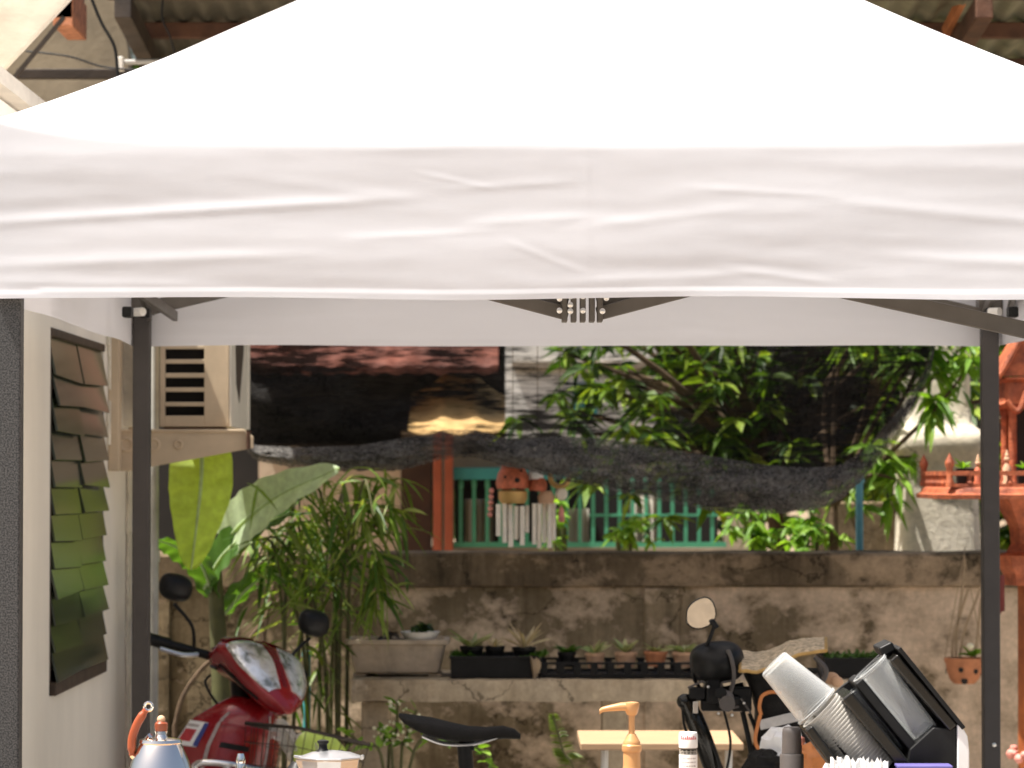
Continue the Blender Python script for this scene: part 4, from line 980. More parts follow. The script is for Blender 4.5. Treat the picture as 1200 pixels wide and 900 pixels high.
for q in range(-5, 6):
    if abs(q) == 5: continue
    for sy in (-1, 1):
        mb.lathe([(3 * kk, 0), (4.4 * kk, 5 * kk), (2.6 * kk, 9 * kk), (3.6 * kk, 14 * kk)], (scx + q * hw / 5, cy + sy * hw, zr), 10)
        mb.lathe([(3 * kk, 0), (4.4 * kk, 5 * kk), (2.6 * kk, 9 * kk), (3.6 * kk, 14 * kk)], (scx + sy * hw, cy + q * hw / 5, zr), 10)
for sy in (-1, 1):
    mb.span((scx - hw, cy + sy * hw - 4 * kk, zr + 13.5 * kk), (scx + hw, cy + sy * hw + 4 * kk, zr + 19 * kk)); mb.span((scx + sy * hw - 3.9 * kk, cy - hw, zr + 13.6 * kk), (scx + sy * hw + 3.9 * kk, cy + hw, zr + 18.8 * kk))
    mb.span((scx - hw, cy + sy * hw - 3 * kk, zr), (scx + hw, cy + sy * hw + 3 * kk, zr + 4 * kk))
part('railing', mb, M['spirit'], sh)
for dx in (-30, 30):
    for dy in (-30, 30):
        mb = MB(); mb.lathe([(8 * kk, 0), (6 * kk, 8 * kk), (5 * kk, 15 * kk), (5 * kk, 85 * kk), (7 * kk, 95 * kk)], (scx + dx * kk, cy + dy * kk, zr), 12); part('post', mb, M['spirit'], sh)
mb = MB(); mb.span((scx - 22 * kk, cy + 6 * kk, zr), (scx + 22 * kk, cy + 34 * kk, zr + 92 * kk)); part('shrine_room', mb, M['dark'], sh)
zr2 = zr + 95 * kk
mb = MB(); mb.loft([sqr(44 * kk, zr2), sqr(46 * kk, zr2 + 4 * kk), sqr(40 * kk, zr2 + 8 * kk), sqr(38 * kk, zr2 + 30 * kk), sqr(43 * kk, zr2 + 34 * kk), sqr(43 * kk, zr2 + 37 * kk)]); part('lower_roof', mb, M['spirit'], sh, smooth=30)
mb = MB(); ap = zr2 + 120 * kk
for sy in (-1, 1):
    mb.add([(scx - 50 * kk, cy - 46 * kk, zr2 + 38 * kk), (scx, cy - 46 * kk, ap), (scx, cy + 46 * kk, ap), (scx - 50 * kk, cy + 46 * kk, zr2 + 38 * kk)] if sy < 0 else
           [(scx + 50 * kk, cy - 46 * kk, zr2 + 38 * kk), (scx + 50 * kk, cy + 46 * kk, zr2 + 38 * kk), (scx, cy + 46 * kk, ap), (scx, cy - 46 * kk, ap)], [(0, 1, 2, 3)])
mb.add([(scx - 50 * kk, cy - 40 * kk, zr2 + 38 * kk), (scx + 50 * kk, cy - 40 * kk, zr2 + 38 * kk), (scx, cy - 40 * kk, ap)], [(0, 1, 2)])
part('upper_roof', mb, M['spirit'], sh)
mb = MB()
for sx in (-1, 1):
    mb.tube(arc([(scx + sx * 66 * kk, cy - 48 * kk, zr2 + 58 * kk), (scx + sx * 56 * kk, cy - 48 * kk, zr2 + 36 * kk), (scx + sx * 40 * kk, cy - 48 * kk, zr2 + 52 * kk), (scx, cy - 48 * kk, ap + 8 * kk)], 6), 4.2 * kk, 8)
    mb.tube(arc([(scx + sx * 40 * kk, cy - 50 * kk, zr2 + 8 * kk), (scx + sx * 26 * kk, cy - 50 * kk, zr2 - 4 * kk), (scx + sx * 14 * kk, cy - 50 * kk, zr2 + 22 * kk), (scx, cy - 50 * kk, zr2 + 30 * kk)], 6), 3.6 * kk, 8)
part('bargeboard', mb, M['spirit'], sh)
mb = MB(); mb.lathe([(36 * kk, Z(690, SHY)), (38 * kk, Z(676, SHY)), (44 * kk, Z(666, SHY)), (46 * kk, Z(654, SHY)), (34 * kk, Z(650, SHY)), (28 * kk, Z(640, SHY)), (30 * kk, Z(620, SHY)), (44 * kk, Z(595, SHY)), (50 * kk, zp - .001)], (scx, cy, 0), 8); part('pedestal_capital', mb, M['spirit'], sh, smooth=20)
mb = MB(); mb.lathe([(40 * kk, 0), (40 * kk, .05), (21 * kk, .12), (20 * kk, Z(690, SHY) - .002)], (scx, cy, 0), 8); part('pedestal_post', mb, M['spiritpost'], sh, smooth=20)
mb = MB()
def cl(u, v): return Vector((X(1169, SHY) + u * .04 + .004 * math.sin(u * 20), SHY + .16 + .006 * math.sin(u * 14 + v), Z(676, SHY) + (Z(724 - 10 * abs(u - .5), SHY) - Z(676, SHY)) * v))
solo('offering_cloth', MB().sheet(cl, 10, 6, (0, .003, 0)), M['maroon'], 'small maroon cloth hanging below the spirit house platform', 'cloth')
fg = 'figurines on the spirit house platform'
def figurine(px, m_, label, h=26):
    c = Vector((X(px, SHY + .05), SHY + .08, zr)); t = thing('figurine', label, 'figurine', c, group=fg)
    mb = MB(); mb.lathe([(6 * kk, 0), (6.5 * kk, 3 * kk), (4 * kk, 8 * kk), (5.2 * kk, h * .55 * kk), (2.2 * kk, h * .7 * kk)], c, 14); part('robe', mb, M[m_], t)
    mb = MB(); mb.ball(c + Vector((0, 0, h * .82 * kk)), 3.6 * kk, 12, 8); mb.lathe([(2.6 * kk, 0), (.5 * kk, 7 * kk)], c + Vector((0, 0, h * .93 * kk)), 10); part('head', mb, M['paleterra'], t)
figurine(1148, 'redclay', 'small red figurine behind the spirit house railing left of the tent leg', 34); figurine(1182, 'paleterra', 'pale pink figurine on the spirit house right of the tent leg', 40)
for px, lab in ((1129, 'small square black pot with a sprout on the spirit house, nearer its left corner'), (1140, 'small square black pot beside the red figurine'), (1200, 'square black pot with green sprig at the picture edge on the spirit house')):
    c = Vector((X(px, SHY + .1), SHY + .12, zr)); t = thing('square_pot', lab, 'potted plant', c, group='small black pots on the spirit house')
    mb = MB(); mb.loft([sring(c, (1, 0, 0), (0, 1, 0), 6 * kk, 6 * kk, 16, 10), sring(c + Vector((0, 0, 22 * kk)), (1, 0, 0), (0, 1, 0), 7.4 * kk, 7.4 * kk, 16, 10)]); part('pot', mb, M['black'], t, smooth=30)
    if px != 1140:
        mb = MB(); rosette(mb, c + Vector((0, 0, 22 * kk)), 7, .035, .014, .9, px); part('sprout', mb, M['shrub'], t, smooth=0)
mb = MB(); rr = random.Random(4)
for i in range(26):
    a = i / 26 * 6.28; mb.ball((scx + math.cos(a) * 30 * kk, cy + math.sin(a) * 30 * kk - .0, Z(893 + rr.uniform(-7, 7), SHY)), rr.uniform(3.5, 6) * kk, 9, 6, .3, i)
solo('flower_garland', mb, M['pinkpetal'], 'pink and cream flower garland round the ochre post at the lower right corner', 'garland')

# ------------------------------------------------------------------ white canopy tent
TCX, TCY, TH = 0.13, 6.58, 1.01
ZE, ZB = 2.147, 1.858
tent = thing('canopy_tent', 'white pop up canopy tent with grey legs and scissor truss', 'tent', (TCX, TCY, 0))
def ridge(t): return 2.180 + 0.45 * t + 0.17 * t * t
def eave_r(q): return 0.06 - 0.046 * q ** 10
def eave(q):
    """inset and height of the line where roof cloth turns into valance"""
    r_ = eave_r(q); return r_ * (1 - math.sin(R(24))), ZE - 0.034 + 0.026 * q ** 10 + 0.022 * q ** 4 + r_ * math.cos(R(24))
def roofside(k_):
    def fn(u, v):
        t = v ** 1.25; q = u * 2 - 1; ins, z0 = eave(q); h = (1 - t) * (TH + 0.013 - ins)
        z = z0 - 0.0008 + 0.525 * t + 0.14 * t * t + (2.1688 - z0) * (1 - (1 - t) ** 6) - 0.022 * (1 - q * q) * math.sin(math.pi * t)
        z += 0.006 * noise.noise(Vector((q * 3 + k_ * 7, t * 4, 0))) * (1 - t) * min(1, t * 8)
        x, y = q * h, -h
        for _ in range(k_): x, y = -y, x
        return Vector((TCX + x, TCY + y, z))
    return fn
mb = MB()
for k_ in range(4): mb.grid(roofside(k_), 64, 40)
o = part('roof_fabric', mb, M['tent'], tent, smooth=70)
bm = bmesh.new(); bm.from_mesh(o.data); bmesh.ops.remove_doubles(bm, verts=bm.verts, dist=1e-5); bmesh.ops.recalc_face_normals(bm, faces=bm.faces); bm.to_mesh(o.data); bm.free()
FOLDS = [((-10, 262), (430, 236), 6, .0075), ((20, 312), (330, 300), 6, .004), ((0, 180), (300, 186), 12, .003), ((430, 280), (560, 272), 4, .0022), ((500, 205), (580, 222), 2.5, .002), ((530, 222), (660, 215), 4, .0022),
         ((560, 262), (690, 255), 5, .0025), ((600, 285), (680, 318), 3, .0022), ((820, 222), (960, 230), 4, .0025), ((700, 265), (860, 248), 6, .003), ((860, 318), (970, 332), 4, .0025), ((960, 190), (1230, 200), 10, .004),
         ((1000, 240), (1240, 262), 7, .004), ((700, 330), (900, 322), 5, .0025), ((440, 175), (690, 160), 8, .003), ((690, 158), (690, 345), 2.5, .0018), ((1050, 300), (1230, 310), 6, .003), ((-10, 330), (240, 336), 5, .003), ((300, 210), (470, 232), 7, .0022), ((1240, 200), (1365, 320), 12, .005)]
def valside(k_):
    def fn(u, v):
        q = u * 2 - 1; x = q * (TH + 0.013)
        # v 0..0.22 rolls over the eave, then hangs
        r_ = eave_r(q); zc = ZE - 0.034 + 0.026 * q ** 10 + 0.022 * q ** 4
        if v < 0.22:
            a = R(24) + v / 0.22 * R(66)
            y = -(TH + 0.013) + r_ * (1 - math.sin(a)); z = zc + r_ * math.cos(a)
        else:
            s_ = (v - 0.22) / 0.78; y = -(TH + 0.013); z = zc - s_ * (zc - ZB)
        x = q * -y
        px = 690 + x * 675; py = 558 - (z - CAMZ) * 675
        d = 0.0
        for (a1, b1), (a2, b2), sg_, am in FOLDS:
            if k_ == 2: px_ = 1380 - px
            else: px_ = px + 37 * k_
            ex, ey = a2 - a1, b2 - b1; tt_ = ((px_ - a1) * ex + (py - b1) * ey) / (ex * ex + ey * ey)
            if -0.2 < tt_ < 1.2:
                dist = ((px_ - a1) * ey - (py - b1) * ex) / math.hypot(ex, ey)
                fade = min(1, max(0, (0.2 + tt_) / 0.35)) * min(1, max(0, (1.2 - tt_) / 0.35))
                d += 0.21 * am * math.exp(-(dist / sg_) ** 2) * fade - 0.1 * am * math.exp(-((dist - sg_ * 2.2) / (sg_ * 1.6)) ** 2) * fade
        s2 = min(1, v / 0.3)
        d += s2 * (0.0035 * noise.noise(Vector((x * 1.6 + 9 * k_, z * 9, 0))) + 0.0008 * noise.noise(Vector((x * 3 + 3 * k_, z * 30, 5))) + 0.0003 * noise.noise(Vector((x * 14, z * 44, 2))))
        if z < ZB + 0.013: d += 0.0013
        zz = z + 0.006 * noise.noise(Vector((x * 2.2, k_, 0))) * v ** 3
        y -= d
        for _ in range(k_): x, y = -y, x
        return Vector((TCX + x, TCY + y, zz))
    return fn
for k_ in range(4):
    part('valance', MB().sheet(valside(k_), 260 if k_ != 2 else 140, 84 if k_ == 0 else 50, [(0, .0012, 0), (-.0012, 0, 0), (0, -.0012, 0), (.0012, 0, 0)][k_]), M['tent'], tent, smooth=70)
lw = 0.04
legs = [(-0.873, 5.60), (-0.870, 7.56), (1.137, 5.60), (1.123, 7.56)]
for x, y in legs:
    lg = part('leg', MB().span((x - lw / 2, y - lw / 2, 0.012), (x + lw / 2, y + lw / 2, 2.15)), M['hammered'] if y < 6 else M['leg'], tent, 0.004)
    mb = MB(); mb.span((x - .05, y - .05, 0.001), (x + .05, y + .05, .0118)); part('foot_plate', mb, M['leg'], lg, .002)
    mb = MB(); mb.lathe([(.005, 0), (.005, .003), (.001, .004)], (x + .004, y - lw / 2 - .0003, Z(872, 7.56)), 12, (0, -1, 0)); part('pin', mb, M['nickel'], lg)
def tbar(a, b, h=0.024, w_=0.012): 
    mb = MB(); mb.bar(a, b, w_, h); part('truss_bar', mb, M['truss'], tent, 0.002)
fy = 5.635; cxf = X(683, fy)
zlo = Z(368, fy)
# front truss
for dz, dy in ((0, 0), (0.022, 0.018)):
    tbar((cxf - .025, fy + dy, zlo + dz), (cxf - .50, fy + dy, zlo + dz + .125)); tbar((cxf + .025, fy + dy, zlo + dz), (cxf + .50, fy + dy, zlo + dz + .125))
tbar((-.86, fy + .02, 1.885), (cxf - .50, fy + .02, zlo + .15)); tbar((-.86, fy, 2.09), (cxf - .03, fy + .03, 2.03)); 
tbar((1.12, fy + .02, Z(418, fy)), (X(985, fy), fy + .02, Z(338, fy)), .03); tbar((1.12, fy, 2.09), (cxf + .03, fy + .03, 2.03))
mb = MB()
for dx in (-.032, -.016, 0.0, .016, .030): mb.span((cxf + dx - .005, fy - .018, zlo - .014), (cxf + dx + .005, fy + .03, zlo + .05))
jb = part('center_joint', mb, M['truss'], tent, .002)
for dx, dz in ((-.041, .022), (-.041, .001), (-.022, .026), (-.022, .011), (-.022, .0), (.0, .026), (.0, .001), (.041, .023), (.034, .0)):
    mb = MB(); mb.lathe([(.0052, 0), (.0052, .003), (.003, .0055), (.0005, .006)], (cxf + dx * 1.0, fy - .0185, zlo + dz + .004), 12, (0, -1, 0)); part('rivet', mb, M['nickel'], jb)
# rear truss
ry = 7.53; zl = Z(361, ry)
tbar((-.85, ry, zl), (-.36, ry, zl + .115), .034); tbar((1.11, ry, Z(370, ry)), (.63, ry, Z(370, ry) + .115), .03)
tbar((TCX - .02, ry, zl + .06), (-.36, ry, zl + .115)); tbar((TCX + .02, ry, zl + .06), (.63, ry, zl + .115))
# side trusses (left one shows its ends)
for sx, xo in ((-1, -.85), (1, 1.105)):
    tbar((xo, 5.64, 1.90), (xo, 6.1, 2.03)); tbar((xo, 6.58, 1.935), (xo, 6.1, 2.03)); tbar((xo + .015, 6.58, 1.93), (xo + .015, 7.05, 2.04)); tbar((xo, 7.54, 1.925), (xo, 7.05, 2.04))
    tbar((xo + .02, 7.2, 1.96), (xo + .06, 7.54, 1.925)); tbar((xo, 6.58, 1.935), (TCX, TCY, 2.12))
    for yy, zz in ((6.35, 1.905), (7.1, 1.90), (7.44, 1.915)):
        mb = MB(); mb.span((xo - .010, yy - .02, zz), (xo + .012, yy + .02, zz + .024)); part('clip', mb, M['black'], tent, .004)
    for yy, zz in ((6.66, 1.93), (7.38, 1.925)):
        mb = MB(); mb.tube([(xo - .012, yy - .03, zz), (xo + .008, yy - .05, zz)], .010, 12); part('bar_cap', mb, M['whitecap'], tent)
mb = MB(); mb.tube([(TCX, TCY, 2.05), (TCX, TCY, 2.74)], .016, 12); part('center_pole', mb, M['truss'], tent)
# slider brackets on rear legs
for x, y in legs[1::2]:
    mb = MB(); mb.span((x - .028, y - .028, zl - .015), (x + .028, y + .028, zl + .03)); part('slider', mb, M['truss'], tent, .004)
for x, y in legs[0::2]:
    mb = MB(); mb.span((x - .026, y - .026, 1.865 if x < 0 else 1.75), (x + .026, y + .026, 1.90 if x < 0 else 1.80)); part('slider', mb, M['truss'], tent, .004)

# ------------------------------------------------------------------ plank stool table
kk = 8.1 / FPX
sz = 0.893
st_ = thing('plank_table', 'small pale pine topped table with thin white metal legs in front of the bench', 'table', (X(776, 8.14), 8.14, 0))
sx0, sx1 = X(680, 7.94), X(871, 7.94)
part('tabletop', MB().span((sx0, 7.94, sz - .018), (sx1, 8.34, sz)), M['pinewood'], st_, .003)
for px in (703, 848):
    for yy in (7.98, 8.28):
        mb = MB(); x = X(px, yy); mb.tube([(x + .012, yy, sz - .019), (x - .012, yy, .002)], .009, 8); part('leg', mb, M['whitecap'], st_)

# ------------------------------------------------------------------ red scooter (local frame: x forward, y left, z up)
sc_rot = (R(-13), 0, R(-47)); sc_loc = (-0.885, 8.86, 0.0)
sc = thing('motor_scooter', 'dark red scooter with twin headlamps parked leaning beside the house wall', 'scooter', sc_loc, sc_rot)
def cowl(x, a, off=0.0):
    tab = [(-.13, .075, 1.045, .020), (-.08, .118, 1.045, .05), (-.02, .138, 1.045, .070), (.04, .136, 1.022, .076), (.09, .112, .988, .066), (.135, .075, .955, .044), (.17, .02, .932, .014)]
    for (p, q) in zip(tab, tab[1:]):
        if x <= q[0]:
            t = max(0, (x - p[0]) / (q[0] - p[0])); hw, zc_, hh = [p[i] * (1 - t) + q[i] * t for i in (1, 2, 3)]; break
    e = 1.8; ca, sa = math.cos(a), math.sin(a)
    yy = (hw + off) * math.copysign(abs(ca) ** (2 / e), ca); zz = (hh + off) * math.copysign(abs(sa) ** (2 / e), sa)
    zz -= 0.055 * (abs(yy) / .16) ** 1.5 * (1 if x > -.03 else .4) * -0.6        # swept-up outer corners
    return Vector((x + off * .4, yy, zc_ + zz))
xs = [-.13, -.105, -.08, -.05, -.02, .01, .04, .065, .09, .11, .135, .155, .17]
mb = MB(); mb.loft([[cowl(x, 2 * math.pi * j / 36) for j in range(36)] for x in xs]); part('handlebar_cowl', mb, M['redpaint'], sc, smooth=60)
def patch(x0, x1, a0, a1, off=.004, nu=14, nv=14, tap=0.0):
    def fn(u, v):
        x = x0 + (x1 - x0) * u; m_ = (a0 + a1) / 2; w_ = (a1 - a0) / 2 * (1 - tap * abs(u * 2 - 1) ** 2)
        return cowl(x, R(m_ + w_ * (v * 2 - 1)), off)
    return MB().sheet(fn, nu, nv, (-.006, 0, -.004))
for s_ in (0, 1):
    r_ = (8, 80) if s_ == 0 else (100, 168)
    part('headlight', patch(.01, .145, *r_, tap=.35), M['lens'], sc, smooth=60)
    r_ = (25, 84) if s_ == 0 else (96, 155)
    part('visor_panel', patch(-.10, -.002, *r_, off=.005, tap=.25), M['maroonpaint'], sc, smooth=60)
for r_ in ((-36, -32), (212, 216)): part('panel_gap', patch(-.10, .12, *r_, off=.0015, tap=.2), M['black'], sc, smooth=60)
part('lamp_bridge', patch(-.01, .140, 83, 97, off=.003), M['maroonpaint'], sc, smooth=60)
for r_ in ((-14, 8),): part('turn_lens', patch(.02, .12, *r_, tap=.3), M['syrup'], sc, smooth=60)
for s_ in (-1, 1):
    mb = MB(); mb.tube([(-.08, s_ * .10, 1.05), (-.11, s_ * .20, 1.058), (-.135, s_ * .24, 1.06)], .013, 10); part('handlebar', mb, M['black'], sc)
    mb = MB(); mb.tube([(-.125, s_ * .215, 1.06), (-.13, s_ * .22, 1.06), (-.145, s_ * .275, 1.063), (-.147, s_ * .285, 1.063)], [.017, .018, .018, .021], 14); part('grip', mb, M['black'], sc)
    mb = MB(); mb.tube(arc([(-.07, s_ * .16, 1.045), (-.075, s_ * .21, 1.035), (-.105, s_ * .265, 1.04)], 5), .0065, 8); part('brake_lever', mb, M['alu'], sc)
    m_ = MB(); m_.tube(arc([(-.09, s_ * .16, 1.06), (-.08, s_ * .19, 1.12), (-.10, s_ * .25, 1.17)], 5), .005, 8); mo = part('mirror', m_, M['black'], sc)
    m_ = MB(); rg = []
    for q, (sc_, dx) in enumerate(((.35, .028), (.75, .022), (1, .006), (1, -.004), (.92, -.008))):
        rg.append(sring((-.10 + dx, s_ * .255, 1.215), (0, 1, 0), (0, 0, 1), .055 * sc_, .038 * sc_, 22, 2.6))
    m_.loft(rg); part('mirror_shell', m_, M['black'], mo, smooth=60)
def shield(z, a, off=0):
    tab = [(.36, .08, -.02, .05), (.45, .13, -.02, .075), (.60, .165, -.02, .085), (.72, .175, -.015, .09), (.80, .17, -.01, .088), (.87, .15, .0, .078), (.92, .105, .01, .062), (.95, .06, .0, .05)]
    for (p, q) in zip(tab, tab[1:]):
        if z <= q[0]:
            t = max(0, (z - p[0]) / (q[0] - p[0])); hw, xc, hd = [p[i] * (1 - t) + q[i] * t for i in (1, 2, 3)]; break
    e = 2.0; ca, sa = math.cos(a), math.sin(a)
    yy = (hw + off) * math.copysign(abs(sa) ** (2 / e), sa); xx = (hd + off) * math.copysign(abs(ca) ** (2 / 1.5), ca)
    return Vector((xc + xx - .06 * (yy / .17) ** 2, yy, z))
mb = MB(); mb.loft([[shield(z, 2 * math.pi * j / 44) for j in range(44)] for z in (.36, .4, .45, .52, .6, .66, .72, .76, .80, .835, .87, .895, .92, .94, .95)]); part('leg_shield', mb, M['redpaint'], sc, smooth=60)
def spatch(z0, z1, a0, a1, off, nu=10, nv=10, taper=0):
    def fn(u, v):
        z = z0 + (z1 - z0) * v; return shield(z, R(a0 + (a1 - a0) * u) , off)
    return MB().sheet(fn, nu, nv, (-.004, 0, 0))
part('badge_slot', spatch(.80, .815, -38, -12, .002), M['black'], sc)
mb = spatch(.862, .872, -45, 6, .004); part('trim_ridge', mb, M['redpaint'], sc)
part('center_seam', spatch(.70, .91, 8, 11, .0015), M['greyink'], sc); part('side_seam', spatch(.70, .90, -49, -46, .0015), M['greyink'], sc)
stk = part('sticker', spatch(.79, .862, -88, -58, .0035), M['paper'], sc)
part('sticker_mark', spatch(.803, .838, -83, -66, .0046), M['redink'], stk); part('sticker_edge', spatch(.792, .860, -61, -56.5, .0048), M['blueink'], stk); part('sticker_text', spatch(.845, .853, -84, -66, .0046), M['greyink'], stk)
mb = MB(); mb.tube([(-.03, 0, .94), (-.06, 0, 1.02)], .035, 14); part('steering_neck', mb, M['black'], sc)
mb = MB(); mb.tube(arc([(-.10, .05, .99), (-.03, .10, .97), (.02, .07, .92), (.0, .02, .88)], 6), .004, 6); mb.tube(arc([(-.10, -.08, 1.0), (-.05, -.13, .97), (-.02, -.10, .92), (.0, -.03, .88)], 6), .004, 6); part('cable', mb, M['black'], sc)
for s_ in (-1, 1):
    mb = MB(); mb.tube([(.0, s_ * .065, .72), (.10, s_ * .065, .30)], .018, 12); part('fork', mb, M['redpaint'] if s_ < 0 else M['chrome'], sc)
    mb = MB(); mb.ball((.11, s_ * .125, .72), (.022, .016, .03), 12, 8); part('turn_signal', mb, M['alu'], sc)
def wheel(x, nm):
    wl = part(nm, MB().tube([(x + .255 * math.cos(a), 0, .30 + .255 * math.sin(a)) for a in [q * math.pi / 18 for q in range(37)]], .04, 10, False), M['black'], sc)
    mb = MB(); mb.tube([(x + .215 * math.cos(a), 0, .30 + .215 * math.sin(a)) for a in [q * math.pi / 18 for q in range(37)]], .016, 8, False)
    for q in range(9): mb.tube([(x, 0, .30), (x + .21 * math.cos(q * .698), 0, .30 + .21 * math.sin(q * .698))], .006, 6)
    mb.lathe([(.05, -.05), (.05, .05)], (x, 0, .30), 16, (0, 1, 0)); part('rim', mb, M['alu'], wl)
wheel(.12, 'wheel'); wheel(-1.10, 'wheel')
mb = MB()
def fend(u, v):
    a = R(20 + 140 * u); q = v * 2 - 1; r_ = .315 - .03 * q * q
    return Vector((.12 + r_ * math.cos(a), .06 * q, .30 + r_ * math.sin(a)))
part('front_fender', mb.sheet(fend, 24, 8, (0, 0, -.004)), M['redpaint'], sc, smooth=60)
mb = MB(); mb.loft([sring((x, 0, z), (0, 1, 0), (0, 0, 1), hw, hh, 24, 2.6) for x, z, hw, hh in ((-.28, .55, .06, .12), (-.45, .58, .11, .13), (-.75, .62, .14, .11), (-1.05, .68, .11, .08), (-1.28, .74, .04, .03))]); part('rear_body', mb, M['redpaint'], sc, smooth=60)
mb = MB(); mb.loft([sring((x, 0, z), (0, 1, 0), (0, 0, 1), hw, hh, 24, 2.6) for x, z, hw, hh in ((-.36, .70, .05, .02), (-.45, .715, .10, .04), (-.75, .735, .13, .05), (-1.05, .77, .11, .04), (-1.2, .79, .06, .02))]); part('seat', mb, M['black'], sc, smooth=60)
mb = MB()
for s_ in (-1, 1): mb.tube(arc([(.03, s_ * .10, .55), (.06, s_ * .17, .66), (.05, s_ * .19, .735), (.10, s_ * .12, .755), (.13, 0, .755)], 6), .011, 10)
part('crash_bar', mb, M['chrome'], sc)
bk = MB(); cxk, wk, dk, zk0, zk1 = .27, .13, .11, .70, .87
def rectloop(z, g): return [(cxk - dk * g, -wk * g, z), (cxk + dk * g, -wk * g, z), (cxk + dk * g, wk * g, z), (cxk - dk * g, wk * g, z), (cxk - dk * g, -wk * g, z)]
bk.tube(rectloop(zk1, 1), .0055, 6); 
for z in (.76, .82): bk.tube(rectloop(z, .9 + .1 * (z - .7) / .17), .0012, 5)
bk.tube(rectloop(zk0, .88), .003, 5)
for q in range(9):
    t = q / 8 * 2 - 1
    for s_ in (-1, 1):
        bk.tube([(cxk + t * dk * .88, s_ * wk * .88, zk0), (cxk + t * dk, s_ * wk, zk1)], .0011, 5); bk.tube([(cxk + s_ * dk * .88, t * wk * .88, zk0), (cxk + s_ * dk, t * wk, zk1)], .0011, 5)
    bk.tube([(cxk + t * dk * .88, -wk * .88, zk0), (cxk + t * dk * .88, wk * .88, zk0)], .0016, 5)
bk.tube([(.06, 0, .72), (cxk - dk * .88, 0, zk0)], .008, 6)
part('wire_basket', bk, M['darksteel'], sc)
pb = thing('shopping_bag', 'clear plastic bag with pale green fruit lying in the scooter basket', 'bag', sc_loc, sc_rot)
mb = MB(); mb.loft([sring((x, y, z), (0.3, 1, 0), (0, 0, 1), hw, hh, 22, 2.4) for x, y, z, hw, hh in ((.33, -.035, .83, .02, .03), (.32, -.01, .82, .055, .06), (.30, .04, .815, .06, .062), (.29, .08, .815, .045, .05), (.285, .10, .815, .01, .012))]); part('fruit', mb, M['pomelo'], pb, smooth=60)
mb = MB(); rr = random.Random(3)
def bagf(u, v):
    a = u * 2 * math.pi; r_ = .028 + .022 * v + .010 * math.sin(a * 5 + v * 6)
    return Vector((.26 + .05 * v + r_ * math.cos(a) * .6, -.11 + .10 * v,   .86 - .05 * v + r_ * math.sin(a) * .8 + .01 * math.sin(v * 9)))
mb.grid(bagf, 40, 12); part('film', mb, M['bagclear'], pb)
mb = MB(); mb.tube([(.285 + .075 * math.cos(a) * .55, .02, .815 + .068 * math.sin(a)) for a in [q * .2617 for q in range(25)]], .003, 6, False); part('rubber_band', mb, M['bananadark'], pb)

# ------------------------------------------------------------------ bicycle facing right
BYC = 7.05; kk = BYC / FPX
bi = thing('bicycle', 'black bicycle with a slim saddle, round mirror and black lamp, parked under the tent', 'bicycle', (X(690, BYC), BYC, 0))
prof = [(468, 838, 2, 20), (474, 842, 5, 34), (488, 847, 8, 40), (505, 852, 11, 42), (525, 857, 11, 38), (548, 860, 9, 28), (570, 860, 8, 18), (590, 858, 7.5, 13), (603, 860, 6, 11), (610, 863, 3, 6)]
mb = MB(); mb.loft([sring(P(a, b, BYC) , (0, 1, 0), (0, 0, 1), d * kk, c * kk, 24, 2.5) for a, b, c, d in prof]); sd_ = part('saddle', mb, M['bagblack'], bi, smooth=60)
mb = MB()
for dy in (-.02, .02):
    mb.tube(arc([P(495, 862, BYC) + Vector((0, dy, 0)), P(520, 871, BYC) + Vector((0, dy, 0)), P(555, 871, BYC) + Vector((0, dy, 0)), P(585, 862, BYC) + Vector((0, dy, 0))], 6), .0035, 8)
part('saddle_rail', mb, M['alu'], sd_)
seat_tube_b = Vector((X(575, BYC), BYC, .30))
mb = MB(); mb.tube([P(544, 870, BYC), seat_tube_b.lerp(P(544, 870, BYC), .5)], .0165, 14); mb.tube([P(538, 872, BYC), P(556, 872, BYC)], .014, 12); part('seat_post', mb, M['black'], bi)
bbk = seat_tube_b; hd_t = Vector((X(838, BYC), BYC, Z(905, BYC))); hd_b = hd_t + Vector((.045, 0, -.17)); rear = Vector((X(440, BYC), BYC, .26)); front = hd_b + Vector((.09, 0, -.30)); front.z = .26
mb = MB(); st_top = bbk.lerp(P(544, 870, BYC), .62)
for a, b, r_ in ((bbk, st_top, .018), (bbk, hd_b, .02), (st_top, hd_t + Vector((0, 0, -.03)), .017), (hd_t, hd_b, .022)): mb.tube([a, b], r_, 12)
for dy in (-.05, .05):
    mb.tube([bbk, rear + Vector((0, dy, 0))], .009, 8); mb.tube([st_top, rear + Vector((0, dy, 0))], .008, 8); mb.tube([hd_b + Vector((0, dy * .6, 0)), front + Vector((0, dy, 0))], .011, 8)
part('frame', mb, M['blackgloss'], bi)
for c in (rear, front):
    wl = part('wheel', MB().tube([c + Vector((.24 * math.cos(a), 0, .24 * math.sin(a) )) for a in [q * math.pi / 20 for q in range(41)]], .02, 10, False), M['black'], bi)
    mb = MB(); mb.tube([c + Vector((.215 * math.cos(a), 0, .215 * math.sin(a))) for a in [q * math.pi / 20 for q in range(41)]], .009, 8, False)
    for q in range(16): mb.tube([c, c + Vector((.21 * math.cos(q * .393), 0, .21 * math.sin(q * .393)))], .0012, 5)
    mb.tube([c + Vector((0, -.05, 0)), c + Vector((0, .05, 0))], .015, 10); part('rim', mb, M['alu'], wl)
mb = MB(); cgc = bbk; mb.lathe([(.07, -.004), (.07, .004)], cgc + Vector((0, -.05, 0)), 28, (0, 1, 0)); mb.tube([cgc + Vector((0, -.06, 0)), cgc + Vector((.1, -.06, -.13))], .009, 8); mb.tube([cgc + Vector((0, .06, 0)), cgc + Vector((-.1, .06, .13))], .009, 8); part('crank', mb, M['alu'], bi)
